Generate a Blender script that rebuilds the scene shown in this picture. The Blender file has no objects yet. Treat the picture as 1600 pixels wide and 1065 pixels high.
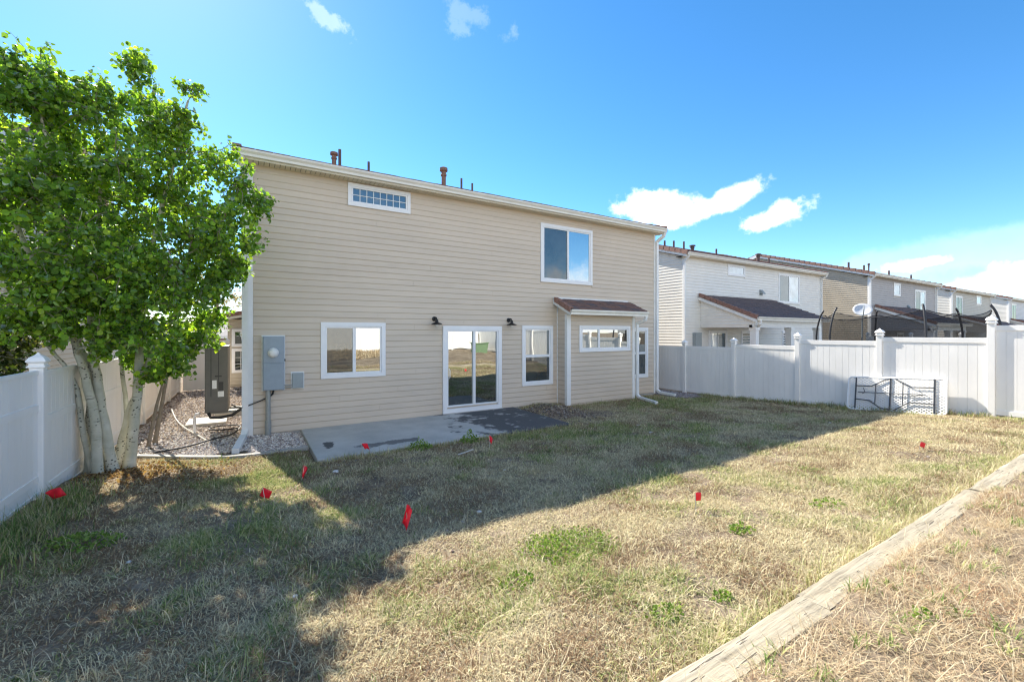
import bpy, math, random
import numpy as np
from mathutils import Vector, Matrix

random.seed(7)
rng = np.random.default_rng(11)
scene = bpy.context.scene
COL = scene.collection

# ------------------------------------------------------------------ camera
F_PX, YAW, CAM_Z = 673.0, math.atan2(412, 673), 2.2
cam_data = bpy.data.cameras.new("camera")
cam = bpy.data.objects.new("camera", cam_data)
COL.objects.link(cam)
cam.location = (0, 0, CAM_Z)
cam.rotation_euler = (math.radians(90), 0, -YAW)
cam_data.sensor_width = 36
cam_data.lens = F_PX / 1600 * 36
cam_data.shift_y = -13 / 1600
cam_data.clip_start = 0.05
cam_data.clip_end = 3000
scene.camera = cam

# ------------------------------------------------------------------ exposure, sun, sky
scene.view_settings.view_transform = 'Standard'
scene.view_settings.look = 'None'
scene.view_settings.exposure = 1.75
scene.view_settings.gamma = 1.0
scene.view_settings.use_curve_mapping = False
scene.cycles.filter_width = 1.2

LIGHT = Vector((0.19, -1.0, -0.894)).normalized()      # the way the sunlight travels
SUN_EL = math.asin(-LIGHT.z)
SUN_AZ = math.atan2(-LIGHT.x, -LIGHT.y)
sun_data = bpy.data.lights.new("sun", 'SUN')
sun_data.energy = 3.5
sun_data.angle = math.radians(0.5)
sun_data.color = (1.0, 0.93, 0.82)
sun = bpy.data.objects.new("sun", sun_data)
COL.objects.link(sun)
sun.location = (0, 40, 40)
sun.rotation_euler = LIGHT.to_track_quat('-Z', 'Y').to_euler()

world = bpy.data.worlds.new("World")
scene.world = world
world.use_nodes = True


class NT:
    """small helper for node trees"""
    def __init__(self, tree):
        self.t = tree

    def n(self, kind, **kw):
        nd = self.t.nodes.new(kind)
        for k, v in kw.items():
            setattr(nd, k, v)
        return nd

    def link(self, a, b):
        self.t.links.new(a, b)

    def put(self, sock, v):
        if isinstance(v, bpy.types.NodeSocket):
            self.link(v, sock)
        else:
            sock.default_value = v

    def math(self, op, a, b=0.0, clamp=False):
        m = self.n('ShaderNodeMath', operation=op)
        m.use_clamp = clamp
        self.put(m.inputs[0], a)
        self.put(m.inputs[1], b)
        return m.outputs[0]

    def dot(self, a, v):
        m = self.n('ShaderNodeVectorMath', operation='DOT_PRODUCT')
        self.put(m.inputs[0], a)
        m.inputs[1].default_value = v
        return m.outputs['Value']

    def noise(self, vec, scale, detail=3.0, rough=0.55, dims='3D'):
        m = self.n('ShaderNodeTexNoise')
        if vec is not None:
            self.link(vec, m.inputs['Vector'])
        m.inputs['Scale'].default_value = scale
        m.inputs['Detail'].default_value = detail
        m.inputs['Roughness'].default_value = rough
        return m.outputs['Fac']

    def ramp(self, fac, stops, interp='LINEAR'):
        r = self.n('ShaderNodeValToRGB')
        r.color_ramp.interpolation = interp
        while len(r.color_ramp.elements) < len(stops):
            r.color_ramp.elements.new(0.5)
        for e, (p, c) in zip(r.color_ramp.elements, stops):
            e.position = p
            e.color = (*c, 1) if len(c) == 3 else c
        self.link(fac, r.inputs['Fac'])
        return r.outputs['Color']

    def mix(self, fac, a, b, blend='MIX'):
        m = self.n('ShaderNodeMix', data_type='RGBA', blend_type=blend)
        self.put(m.inputs[0], fac)
        for i, v in ((6, a), (7, b)):
            if isinstance(v, bpy.types.NodeSocket):
                self.link(v, m.inputs[i])
            else:
                m.inputs[i].default_value = (*v, 1)
        return m.outputs[2]

    def smooth(self, v, lo, hi):
        m = self.n('ShaderNodeMapRange', interpolation_type='SMOOTHSTEP')
        self.put(m.inputs['Value'], v)
        m.inputs['From Min'].default_value = lo
        m.inputs['From Max'].default_value = hi
        return m.outputs['Result']


def view_dir(x, y):
    """direction in the world of a point of the sky, given as a bearing and a height (units of the focal length)"""
    u, v = (x - 800) / F_PX, (519.5 - y) / F_PX
    s, c = math.sin(YAW), math.cos(YAW)
    return Vector((s + u * c, c - u * s, v)).normalized()


w = NT(world.node_tree)
world.node_tree.nodes.clear()
w_out = w.n('ShaderNodeOutputWorld')
sky = w.n('ShaderNodeTexSky')
sky.sky_type = 'NISHITA'
sky.sun_disc = False
sky.sun_elevation = SUN_EL
sky.sun_rotation = SUN_AZ
sky.altitude = 1700
sky.air_density = 1.0
sky.dust_density = 0.35
sky.ozone_density = 2.2
SKY_STRENGTH = 0.1
hs = w.n('ShaderNodeHueSaturation')
hs.inputs['Hue'].default_value = 0.496
hs.inputs['Saturation'].default_value = 1.28
hs.inputs['Value'].default_value = 0.84
w.link(sky.outputs['Color'], hs.inputs['Color'])
gen = w.n('ShaderNodeTexCoord').outputs['Generated']
CL = []    # (centre direction, half width, half height, tilt deg, opacity, noise scale, noise amount)
for px, py, a, b, tilt, op, ns, na in (
        (1032, 326, 70, 29, -8, 1.0, 18, 1.3), (1120, 320, 68, 16, 21, 1.0, 20, 1.1), (1207, 338, 44, 17, 15, 1.0, 20, 1.3),
        (507, 27, 40, 11, -26, 0.22, 22, 2.6), (745, 28, 34, 22, -15, 0.1, 18, 2.6),
        (1430, 411, 46, 9, 6, 0.6, 16, 1.6), (1595, 436, 100, 17, 9, 0.55, 12, 1.8), (1470, 400, 230, 26, 10, 0.16, 6, 1.7)):
    CL.append((view_dir(px, py), a / F_PX, b / F_PX, tilt, op, ns, na))
for az, el, a, b, op, na in ((150, 4, 0.75, 0.12, 1.0, 1.5), (203, 20, 0.8, 0.24, 1.0, 1.9), (258, 12, 0.6, 0.2, 1.0, 1.8), (112, 8, 0.4, 0.11, 0.9, 1.6), (170, 46, 0.7, 0.22, 0.9, 2.0)):  # cloud banks behind the camera; all but the first added to brighten the shade
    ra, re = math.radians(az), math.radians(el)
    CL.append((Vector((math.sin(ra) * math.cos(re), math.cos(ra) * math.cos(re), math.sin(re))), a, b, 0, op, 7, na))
total = None
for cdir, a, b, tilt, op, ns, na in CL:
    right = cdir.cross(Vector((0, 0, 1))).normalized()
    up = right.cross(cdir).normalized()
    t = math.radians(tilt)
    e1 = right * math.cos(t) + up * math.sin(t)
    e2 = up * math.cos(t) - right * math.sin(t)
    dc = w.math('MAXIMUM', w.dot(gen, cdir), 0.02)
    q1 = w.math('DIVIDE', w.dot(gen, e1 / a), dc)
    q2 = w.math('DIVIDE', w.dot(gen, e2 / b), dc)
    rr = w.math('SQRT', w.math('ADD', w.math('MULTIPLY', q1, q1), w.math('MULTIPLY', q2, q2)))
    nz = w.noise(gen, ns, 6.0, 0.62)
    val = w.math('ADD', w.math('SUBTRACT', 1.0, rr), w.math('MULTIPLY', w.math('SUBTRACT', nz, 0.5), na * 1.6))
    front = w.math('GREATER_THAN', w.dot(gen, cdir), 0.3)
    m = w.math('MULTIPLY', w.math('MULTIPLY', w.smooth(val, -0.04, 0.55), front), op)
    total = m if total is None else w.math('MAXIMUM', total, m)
bg = w.n('ShaderNodeBackground')
w.link(hs.outputs['Color'], bg.inputs['Color'])
bg.inputs['Strength'].default_value = SKY_STRENGTH
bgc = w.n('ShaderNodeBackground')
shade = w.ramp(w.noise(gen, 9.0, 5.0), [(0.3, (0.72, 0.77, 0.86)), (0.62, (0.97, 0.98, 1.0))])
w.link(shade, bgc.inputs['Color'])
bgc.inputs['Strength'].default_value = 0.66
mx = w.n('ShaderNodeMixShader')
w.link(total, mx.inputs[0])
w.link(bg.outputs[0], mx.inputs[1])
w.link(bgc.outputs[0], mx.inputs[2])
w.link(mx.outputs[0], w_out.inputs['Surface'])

# ------------------------------------------------------------------ materials


def new_mat(name):
    m = bpy.data.materials.new(name)
    m.use_nodes = True
    t = NT(m.node_tree)
    p = m.node_tree.nodes['Principled BSDF']
    return m, t, p


def mat(name, col, rough=0.6, var=0.08, scale=6.0, bump=0.0, bscale=60.0, metal=0.0, stretch=None, spec=0.4, var2=0.0):
    m, t, p = new_mat(name)
    tc = t.n('ShaderNodeTexCoord').outputs['Object']
    vec = tc
    if stretch:
        mp = t.n('ShaderNodeMapping')
        mp.inputs['Scale'].default_value = stretch
        t.link(tc, mp.inputs['Vector'])
        vec = mp.outputs['Vector']
    lo = tuple(max(0, c * (1 - var)) for c in col)
    hi = tuple(min(1, c * (1 + var)) for c in col)
    c = t.ramp(t.noise(vec, scale, 5.0), [(0.3, lo), (0.7, hi)])
    if var2:
        f = t.smooth(t.noise(tc, scale * 0.23, 4.0), 0.5, 0.75)
        c = t.mix(t.math('MULTIPLY', f, var2), c, tuple(x * 0.55 for x in col))
    t.link(c, p.inputs['Base Color'])
    p.inputs['Roughness'].default_value = rough
    p.inputs['Metallic'].default_value = metal
    p.inputs['Specular IOR Level'].default_value = spec
    if bump:
        b = t.n('ShaderNodeBump')
        b.inputs['Strength'].default_value = bump
        b.inputs['Distance'].default_value = 0.01
        t.link(t.noise(vec, bscale, 4.0), b.inputs['Height'])
        t.link(b.outputs['Normal'], p.inputs['Normal'])
    return m


M = {}
M['siding'] = mat('beige_vinyl', (0.61, 0.515, 0.41), 0.55, 0.05, 1.5, 0.15, 40, stretch=(0.35, 1, 3), var2=0.18)
M['siding_white'] = mat('white_vinyl_siding', (0.80, 0.77, 0.71), 0.55, 0.04, 2)
M['siding_cream'] = mat('cream_vinyl_siding', (0.72, 0.70, 0.64), 0.55, 0.04, 2)
M['siding_tan'] = mat('tan_vinyl_siding', (0.46, 0.405, 0.32), 0.55, 0.05, 2)
M['siding_taupe'] = mat('taupe_vinyl_siding', (0.40, 0.375, 0.36), 0.55, 0.05, 2)
M['siding_sand'] = mat('sand_vinyl_siding', (0.50, 0.475, 0.41), 0.55, 0.05, 2)
M['siding_pale'] = mat('pale_grey_siding', (0.62, 0.63, 0.63), 0.55, 0.05, 2)
M['trim'] = mat('white_trim', (0.78, 0.78, 0.76), 0.45, 0.04, 5, var2=0.1)
M['gutter'] = mat('cream_gutter', (0.73, 0.70, 0.62), 0.4, 0.05, 3, var2=0.12)
M['soffit'] = mat('cream_soffit', (0.66, 0.58, 0.44), 0.6, 0.06, 6)
M['dark_gap'] = mat('dark_gap', (0.05, 0.045, 0.04), 0.9, 0.2, 8)
M['fence'] = mat('white_vinyl', (0.86, 0.84, 0.80), 0.42, 0.04, 2.5, var2=0.12, stretch=(1, 1, 0.4))
M['frame'] = mat('window_vinyl', (0.80, 0.80, 0.80), 0.35, 0.02, 6)
M['tile'] = mat('brown_roof_tile', (0.17, 0.095, 0.075), 0.75, 0.25, 9, 0.4, 30, var2=0.3)
M['tile_b'] = mat('rose_roof_tile', (0.27, 0.15, 0.115), 0.75, 0.22, 9, 0.4, 30, var2=0.3)
M['tile_c'] = mat('dark_roof_tile', (0.115, 0.085, 0.085), 0.75, 0.2, 9, 0.4, 30, var2=0.3)
M['pipe'] = mat('rusty_vent_pipe', (0.21, 0.12, 0.09), 0.7, 0.25, 20)
M['pipe_dark'] = mat('dark_vent_pipe', (0.12, 0.08, 0.075), 0.7, 0.25, 20)
M['steel'] = mat('grey_steel', (0.33, 0.345, 0.33), 0.45, 0.1, 15, metal=0.3)
M['meter'] = mat('grey_meter_paint', (0.29, 0.345, 0.395), 0.45, 0.06, 8, var2=0.12)
M['meter2'] = mat('grey_box_paint', (0.30, 0.34, 0.35), 0.45, 0.06, 8)
M['dome'] = mat('meter_dome', (0.75, 0.75, 0.72), 0.12, 0.05, 30)
M['black'] = mat('black_metal', (0.015, 0.015, 0.016), 0.4, 0.2, 20)
M['rubber'] = mat('black_rubber', (0.025, 0.025, 0.025), 0.6, 0.2, 20)
M['bulb'] = mat('frosted_bulb', (0.85, 0.83, 0.78), 0.25, 0.02, 10)
M['hvac'] = mat('grey_cabinet_paint', (0.135, 0.13, 0.115), 0.45, 0.07, 6, var2=0.1)
M['hvac_d'] = mat('dark_cabinet_groove', (0.05, 0.048, 0.045), 0.5, 0.1, 6)
M['sticker'] = mat('white_sticker', (0.75, 0.75, 0.73), 0.4, 0.12, 90)
M['table'] = mat('white_table_plastic', (0.80, 0.80, 0.78), 0.45, 0.04, 10)
M['table_leg'] = mat('dark_table_steel', (0.07, 0.075, 0.085), 0.4, 0.1, 20, metal=0.3)
M['flag'] = mat('red_flag_plastic', (0.80, 0.012, 0.03), 0.45, 0.08, 30)
M['wire'] = mat('thin_steel_wire', (0.55, 0.53, 0.5), 0.4, 0.1, 20, metal=0.5)
M['dish'] = mat('dish_paint', (0.55, 0.56, 0.57), 0.4, 0.05, 8)
M['tramp'] = mat('trampoline_pole', (0.03, 0.03, 0.033), 0.5, 0.2, 10)
M['kerb'] = mat('edging_concrete', (0.36, 0.35, 0.32), 0.85, 0.15, 12, 0.4, 80, var2=0.3)
M['stone_white'] = mat('pale_stone', (0.62, 0.60, 0.57), 0.8, 0.15, 14, 0.3, 60)
M['pad'] = mat('pale_concrete', (0.50, 0.48, 0.43), 0.85, 0.12, 10, 0.3, 80)
M['greenbox'] = mat('green_box_paint', (0.16, 0.24, 0.13), 0.45, 0.08, 6)
M['greyroof'] = mat('grey_shingle', (0.20, 0.19, 0.185), 0.85, 0.2, 12)
M['farwall'] = mat('far_wall_brick', (0.30, 0.22, 0.16), 0.85, 0.2, 12)
M['clod'] = mat('dark_soil', (0.10, 0.08, 0.06), 0.95, 0.35, 14, 0.6, 40)


def glass(name, base, refl, wob=0.012):
    """coated window pane over a dark room: part mirror, part dark"""
    m, t, p = new_mat(name)
    out = [n for n in m.node_tree.nodes if n.type == 'OUTPUT_MATERIAL'][0]
    tc = t.n('ShaderNodeTexCoord').outputs['Object']
    b = t.n('ShaderNodeBump')
    b.inputs['Strength'].default_value = 0.25
    b.inputs['Distance'].default_value = wob
    t.link(t.noise(tc, 1.3, 1.0), b.inputs['Height'])
    g = t.n('ShaderNodeBsdfGlossy')
    g.inputs['Roughness'].default_value = 0.012
    g.inputs['Color'].default_value = (0.93, 0.97, 0.95, 1)
    t.link(b.outputs['Normal'], g.inputs['Normal'])
    d = t.n('ShaderNodeBsdfDiffuse')
    c = t.ramp(t.noise(tc, 1.7, 3.0), [(0.35, tuple(x * 0.75 for x in base)), (0.65, tuple(x * 1.25 for x in base))])
    t.link(c, d.inputs['Color'])
    lw = t.n('ShaderNodeLayerWeight')
    lw.inputs['Blend'].default_value = 0.25
    f = t.math('ADD', t.math('MULTIPLY', lw.outputs['Fresnel'], 0.5), refl, clamp=True)
    x = t.n('ShaderNodeMixShader')
    t.link(f, x.inputs[0])
    t.link(d.outputs[0], x.inputs[1])
    t.link(g.outputs[0], x.inputs[2])
    t.link(x.outputs[0], out.inputs['Surface'])
    return m


M['glass'] = glass('window_glass', (0.02, 0.024, 0.024), 0.46)
M['glass_screen'] = glass('screened_glass', (0.045, 0.05, 0.052), 0.11)
M['glass_blue'] = glass('far_window_glass', (0.07, 0.095, 0.11), 0.16)
M['glass_pale'] = glass('curtained_glass', (0.42, 0.47, 0.52), 0.25)
M['glass_dark'] = glass('dark_glass', (0.02, 0.03, 0.035), 0.15)


def leafy(name, attr='col', trans=0.45, gloss=0.12, rough=0.45):
    m, t, p = new_mat(name)
    out = [n for n in m.node_tree.nodes if n.type == 'OUTPUT_MATERIAL'][0]
    a = t.n('ShaderNodeAttribute')
    a.attribute_name = attr
    d = t.n('ShaderNodeBsdfDiffuse')
    t.link(a.outputs['Color'], d.inputs['Color'])
    tr = t.n('ShaderNodeBsdfTranslucent')
    tint = t.mix(1.0, a.outputs['Color'], (1.25, 1.2, 0.55), 'MULTIPLY') if trans > 0.3 else a.outputs['Color']
    t.link(tint, tr.inputs['Color'])
    x = t.n('ShaderNodeMixShader')
    x.inputs[0].default_value = trans
    t.link(d.outputs[0], x.inputs[1])
    t.link(tr.outputs[0], x.inputs[2])
    last = x.outputs[0]
    if gloss:
        g = t.n('ShaderNodeBsdfGlossy')
        g.inputs['Roughness'].default_value = rough
        y = t.n('ShaderNodeMixShader')
        lw = t.n('ShaderNodeLayerWeight')
        lw.inputs['Blend'].default_value = 0.3
        t.link(t.math('MULTIPLY', lw.outputs['Fresnel'], gloss), y.inputs[0])
        t.link(last, y.inputs[1])
        t.link(g.outputs[0], y.inputs[2])
        last = y.outputs[0]
    t.link(last, out.inputs['Surface'])
    return m


M['leaf'] = leafy('aspen_leaf', trans=0.6, gloss=0.25)
M['grass'] = leafy('grass_blade', trans=0.30, gloss=0.0)
M['weed'] = leafy('weed_leaf', trans=0.4, gloss=0.0)


def attr_mat(name, rough=0.85):
    m, t, p = new_mat(name)
    a = t.n('ShaderNodeAttribute')
    a.attribute_name = 'col'
    t.link(a.outputs['Color'], p.inputs['Base Color'])
    p.inputs['Roughness'].default_value = rough
    return m


M['gravel'] = attr_mat('gravel_stone')


def bark_mat():
    m, t, p = new_mat('aspen_bark')
    tc = t.n('ShaderNodeTexCoord').outputs['Object']
    base = t.ramp(t.noise(tc, 5.0, 5.0), [(0.3, (0.40, 0.39, 0.29)), (0.7, (0.60, 0.58, 0.48))])
    mp = t.n('ShaderNodeMapping')
    mp.inputs['Scale'].default_value = (5, 5, 34)
    t.link(tc, mp.inputs['Vector'])
    lent = t.smooth(t.noise(mp.outputs['Vector'], 1.0, 3.0, 0.6), 0.62, 0.70)
    vo = t.n('ShaderNodeTexVoronoi')
    mp2 = t.n('ShaderNodeMapping')
    mp2.inputs['Scale'].default_value = (4.2, 4.2, 5.0)
    t.link(tc, mp2.inputs['Vector'])
    t.link(mp2.outputs['Vector'], vo.inputs['Vector'])
    knot = t.math('MULTIPLY', t.math('SUBTRACT', 1.0, t.smooth(vo.outputs['Distance'], 0.22, 0.33)), t.smooth(t.noise(tc, 2.3, 2.0), 0.46, 0.54))
    dark = t.math('MAXIMUM', t.math('MULTIPLY', lent, 0.6), t.math('MULTIPLY', knot, 0.9))
    c = t.mix(dark, base, (0.06, 0.055, 0.045))
    t.link(c, p.inputs['Base Color'])
    p.inputs['Roughness'].default_value = 0.8
    b = t.n('ShaderNodeBump')
    b.inputs['Strength'].default_value = 0.5
    b.inputs['Distance'].default_value = 0.01
    t.link(t.math('ADD', t.noise(mp.outputs['Vector'], 1.5, 4.0), knot), b.inputs['Height'])
    t.link(b.outputs['Normal'], p.inputs['Normal'])
    return m


M['bark'] = bark_mat()
M['twig'] = mat('grey_twig', (0.24, 0.20, 0.15), 0.85, 0.2, 12)


def ground_mat():
    m, t, p = new_mat('dry_lawn_soil')
    g = t.n('ShaderNodeNewGeometry').outputs['Position']
    soil = t.ramp(t.noise(g, 2.2, 8.0, 0.65), [(0.3, (0.17, 0.125, 0.085)), (0.5, (0.32, 0.25, 0.175)), (0.7, (0.48, 0.39, 0.28))])
    fine = t.ramp(t.noise(g, 45.0, 6.0, 0.7), [(0.35, (0.35, 0.35, 0.35)), (0.65, (1.0, 1.0, 1.0))])
    c = t.mix(0.75, soil, fine, 'MULTIPLY')
    t.link(c, p.inputs['Base Color'])
    p.inputs['Roughness'].default_value = 0.95
    p.inputs['Specular IOR Level'].default_value = 0.1
    b = t.n('ShaderNodeBump')
    b.inputs['Strength'].default_value = 0.9
    b.inputs['Distance'].default_value = 0.03
    t.link(t.noise(g, 30.0, 6.0, 0.7), b.inputs['Height'])
    t.link(b.outputs['Normal'], p.inputs['Normal'])
    return m


M['ground'] = ground_mat()


def patio_mat():
    m, t, p = new_mat('stained_concrete')
    g = t.n('ShaderNodeNewGeometry').outputs['Position']
    sx = t.n('ShaderNodeSeparateXYZ')
    t.link(g, sx.inputs[0])
    X, Y = sx.outputs['X'], sx.outputs['Y']
    base = t.ramp(t.noise(g, 1.6, 7.0, 0.6), [(0.3, (0.42, 0.415, 0.385)), (0.7, (0.57, 0.56, 0.52))])
    speck = t.ramp(t.noise(g, 120.0, 3.0, 0.7), [(0.35, (0.72, 0.72, 0.72)), (0.6, (1, 1, 1))])
    base = t.mix(0.6, base, speck, 'MULTIPLY')
    nz = t.noise(g, 1.9, 6.0, 0.62)
    nz2 = t.noise(g, 2.9, 6.0, 0.68)
    tar = t.smooth(t.math('ADD', t.math('MULTIPLY', X, 0.33), t.math('MULTIPLY', nz, 1.5)), 2.15, 2.32)
    holes = t.smooth(nz2, 0.56, 0.63)
    tar = t.math('MULTIPLY', tar, t.math('SUBTRACT', 1.0, t.math('MULTIPLY', holes, 0.7)))

    def blot(x, y, a, b, amp):
        dx = t.math('DIVIDE', t.math('SUBTRACT', X, x), a)
        dy = t.math('DIVIDE', t.math('SUBTRACT', Y, y), b)
        r = t.math('SQRT', t.math('ADD', t.math('MULTIPLY', dx, dx), t.math('MULTIPLY', dy, dy)))
        return t.math('MULTIPLY', t.smooth(t.math('ADD', t.math('SUBTRACT', 1.0, r), t.math('MULTIPLY', t.math('SUBTRACT', nz2, 0.5), 2.4)), 0.1, 0.3), amp)
    tar = t.math('MAXIMUM', tar, blot(2.35, 8.45, 0.75, 0.2, 0.8))
    tar = t.math('MAXIMUM', tar, blot(1.33, 8.9, 0.13, 0.28, 1.0))
    c = t.mix(t.math('MULTIPLY', tar, 0.9), base, (0.04, 0.043, 0.048))
    t.link(c, p.inputs['Base Color'])
    p.inputs['Roughness'].default_value = 0.85
    b = t.n('ShaderNodeBump')
    b.inputs['Strength'].default_value = 0.35
    b.inputs['Distance'].default_value = 0.01
    t.link(t.noise(g, 50.0, 5.0), b.inputs['Height'])
    t.link(b.outputs['Normal'], p.inputs['Normal'])
    return m


M['patio'] = patio_mat()


def timber_mat():
    m, t, p = new_mat('weathered_timber')
    tc = t.n('ShaderNodeTexCoord').outputs['Object']
    mp = t.n('ShaderNodeMapping')
    mp.inputs['Scale'].default_value = (0.6, 9, 9)
    t.link(tc, mp.inputs['Vector'])
    gr = t.noise(mp.outputs['Vector'], 3.5, 7.0, 0.65)
    c = t.ramp(gr, [(0.28, (0.15, 0.125, 0.085)), (0.45, (0.34, 0.295, 0.21)), (0.7, (0.47, 0.415, 0.31))])
    crack = t.smooth(t.noise(mp.outputs['Vector'], 7.0, 2.0), 0.64, 0.69)
    c = t.mix(t.math('MULTIPLY', crack, 0.85), c, (0.05, 0.04, 0.03))
    t.link(c, p.inputs['Base Color'])
    p.inputs['Roughness'].default_value = 0.9
    b = t.n('ShaderNodeBump')
    b.inputs['Strength'].default_value = 0.8
    b.inputs['Distance'].default_value = 0.012
    t.link(t.math('SUBTRACT', gr, crack), b.inputs['Height'])
    t.link(b.outputs['Normal'], p.inputs['Normal'])
    return m


M['timber'] = timber_mat()


def net_mat():
    m, t, p = new_mat('trampoline_net')
    out = [n for n in m.node_tree.nodes if n.type == 'OUTPUT_MATERIAL'][0]
    d = t.n('ShaderNodeBsdfDiffuse')
    d.inputs['Color'].default_value = (0.02, 0.02, 0.022, 1)
    tr = t.n('ShaderNodeBsdfTransparent')
    x = t.n('ShaderNodeMixShader')
    x.inputs[0].default_value = 0.46
    t.link(tr.outputs[0], x.inputs[1])
    t.link(d.outputs[0], x.inputs[2])
    t.link(x.outputs[0], out.inputs['Surface'])
    return m


M['net'] = net_mat()

# ------------------------------------------------------------------ mesh helpers


class MB:
    """collects simple shapes and links them as one mesh object"""
    def __init__(self):
        self.v, self.f = [], []

    def add(self, vs, fs):
        o = len(self.v)
        self.v += [tuple(p) for p in vs]
        self.f += [tuple(i + o for i in f) for f in fs]

    def box(self, x0, x1, y0, y1, z0, z1):
        self.add([(x0, y0, z0), (x1, y0, z0), (x1, y1, z0), (x0, y1, z0), (x0, y0, z1), (x1, y0, z1), (x1, y1, z1), (x0, y1, z1)],
                 [(0, 3, 2, 1), (4, 5, 6, 7), (0, 1, 5, 4), (1, 2, 6, 5), (2, 3, 7, 6), (3, 0, 4, 7)])
        return self

    def prism_x(self, prof, x0, x1):
        """profile of (y, z) points extruded along x"""
        n = len(prof)
        self.add([(x0, y, z) for y, z in prof] + [(x1, y, z) for y, z in prof],
                 [tuple(range(n)), tuple(range(2 * n - 1, n - 1, -1))] + [(i, i + n, (i + 1) % n + n, (i + 1) % n) for i in range(n)])
        return self

    def prism_y(self, prof, y0, y1):
        n = len(prof)
        self.add([(x, y0, z) for x, z in prof] + [(x, y1, z) for x, z in prof],
                 [tuple(range(n - 1, -1, -1)), tuple(range(n, 2 * n))] + [(i, (i + 1) % n, (i + 1) % n + n, i + n) for i in range(n)])
        return self

    def tube(self, pts, radii, seg=8, cap=True):
        pts = [Vector(p) for p in pts]
        if not hasattr(radii, '__len__'):
            radii = [radii] * len(pts)
        o = len(self.v)
        prev = None
        for i, p in enumerate(pts):
            d = (pts[min(i + 1, len(pts) - 1)] - pts[max(i - 1, 0)]).normalized()
            ref = prev if prev is not None else (Vector((0, 0, 1)) if abs(d.z) < 0.9 else Vector((1, 0, 0)))
            a = d.cross(ref).normalized()
            b = a.cross(d).normalized()
            prev = b
            for k in range(seg):
                t = 2 * math.pi * k / seg
                self.v.append(tuple(p + (a * math.cos(t) + b * math.sin(t)) * radii[i]))
        for i in range(len(pts) - 1):
            for k in range(seg):
                k2 = (k + 1) % seg
                self.f.append((o + i * seg + k, o + i * seg + k2, o + (i + 1) * seg + k2, o + (i + 1) * seg + k))
        if cap:
            self.f.append(tuple(o + k for k in range(seg - 1, -1, -1)))
            e = o + (len(pts) - 1) * seg
            self.f.append(tuple(e + k for k in range(seg)))
        return self

    def lathe(self, prof, seg=16, c=(0, 0, 0), axis='z', rot=0.0):
        """profile of (radius, height) turned about an axis"""
        o = len(self.v)
        for r, h in prof:
            for k in range(seg):
                t = 2 * math.pi * k / seg + rot
                a, b = r * math.cos(t), r * math.sin(t)
                p = (a, b, h) if axis == 'z' else ((a, -h, b) if axis == 'y' else (-h, a, b))
                self.v.append((p[0] + c[0], p[1] + c[1], p[2] + c[2]))
        for i in range(len(prof) - 1):
            for k in range(seg):
                k2 = (k + 1) % seg
                self.f.append((o + i * seg + k, o + i * seg + k2, o + (i + 1) * seg + k2, o + (i + 1) * seg + k))
        self.f.append(tuple(o + k for k in range(seg - 1, -1, -1)))
        e = o + (len(prof) - 1) * seg
        self.f.append(tuple(e + k for k in range(seg)))
        return self

    def mesh(self, name, m, org=(0, 0, 0), smooth=False):
        me = bpy.data.meshes.new(name)
        me.from_pydata([(x - org[0], y - org[1], z - org[2]) for x, y, z in self.v], [], self.f)
        me.materials.append(m)
        if smooth:
            me.polygons.foreach_set('use_smooth', [True] * len(me.polygons))
        me.update()
        return me

    def build(self, name, m, parent=None, smooth=False, bevel=0.0, kind=None, label=None):
        """parent: None or an object standing at a plain location; vertices are given in world space"""
        org = (0, 0, 0)
        if parent is not None:
            org = world_loc(parent)
        ob = bpy.data.objects.new(name, self.mesh(name, m, org, smooth))
        COL.objects.link(ob)
        ob.parent = parent
        if bevel:
            b = ob.modifiers.new('bevel', 'BEVEL')
            b.width = bevel
            b.segments = 2
            b.limit_method = 'ANGLE'
        if kind:
            ob['kind'] = kind
        if label:
            ob['label'] = label
        return ob


def world_loc(o):
    p = Vector((0, 0, 0))
    while o is not None:
        p = p + o.location
        o = o.parent
    return tuple(p)


def tag(o, label, cat, group=None):
    o['label'] = label
    o['category'] = cat
    if group:
        o['group'] = group
    return o


def thing(name, loc, label, cat, group=None):
    o = bpy.data.objects.new(name, None)
    o.empty_display_size = 0.2
    COL.objects.link(o)
    o.location = loc
    return tag(o, label, cat, group)


def solo(mb, name, m, label, cat, loc=(0, 0, 0), group=None, smooth=False, bevel=0.0):
    ob = bpy.data.objects.new(name, mb.mesh(name, m, loc, smooth))
    ob.location = loc
    COL.objects.link(ob)
    if bevel:
        b = ob.modifiers.new('bevel', 'BEVEL')
        b.width = bevel
        b.segments = 2
        b.limit_method = 'ANGLE'
    return tag(ob, label, cat, group)


def structure(o):
    o['kind'] = 'structure'
    return o


def np_mesh(name, verts, tris, m, cols=None, smooth=False):
    """verts (n,3), tris (k,3), per-vertex colours (n,3) -> mesh, built from arrays"""
    me = bpy.data.meshes.new(name)
    n, k = len(verts), len(tris)
    me.vertices.add(n)
    me.vertices.foreach_set('co', np.ascontiguousarray(verts, dtype=np.float32).ravel())
    me.loops.add(k * 3)
    me.loops.foreach_set('vertex_index', np.ascontiguousarray(tris, dtype=np.int32).ravel())
    me.polygons.add(k)
    me.polygons.foreach_set('loop_start', np.arange(0, k * 3, 3, dtype=np.int32))
    me.polygons.foreach_set('use_smooth', np.full(k, smooth, dtype=bool))
    if cols is not None:
        a = me.attributes.new('col', 'FLOAT_COLOR', 'POINT')
        c = np.ones((n, 4), dtype=np.float32)
        c[:, :3] = cols
        a.data.foreach_set('color', c.ravel())
    me.materials.append(m)
    me.update(calc_edges=True)
    me.validate()
    return me


_tab = rng.random((256, 256)).astype(np.float32)


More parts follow.
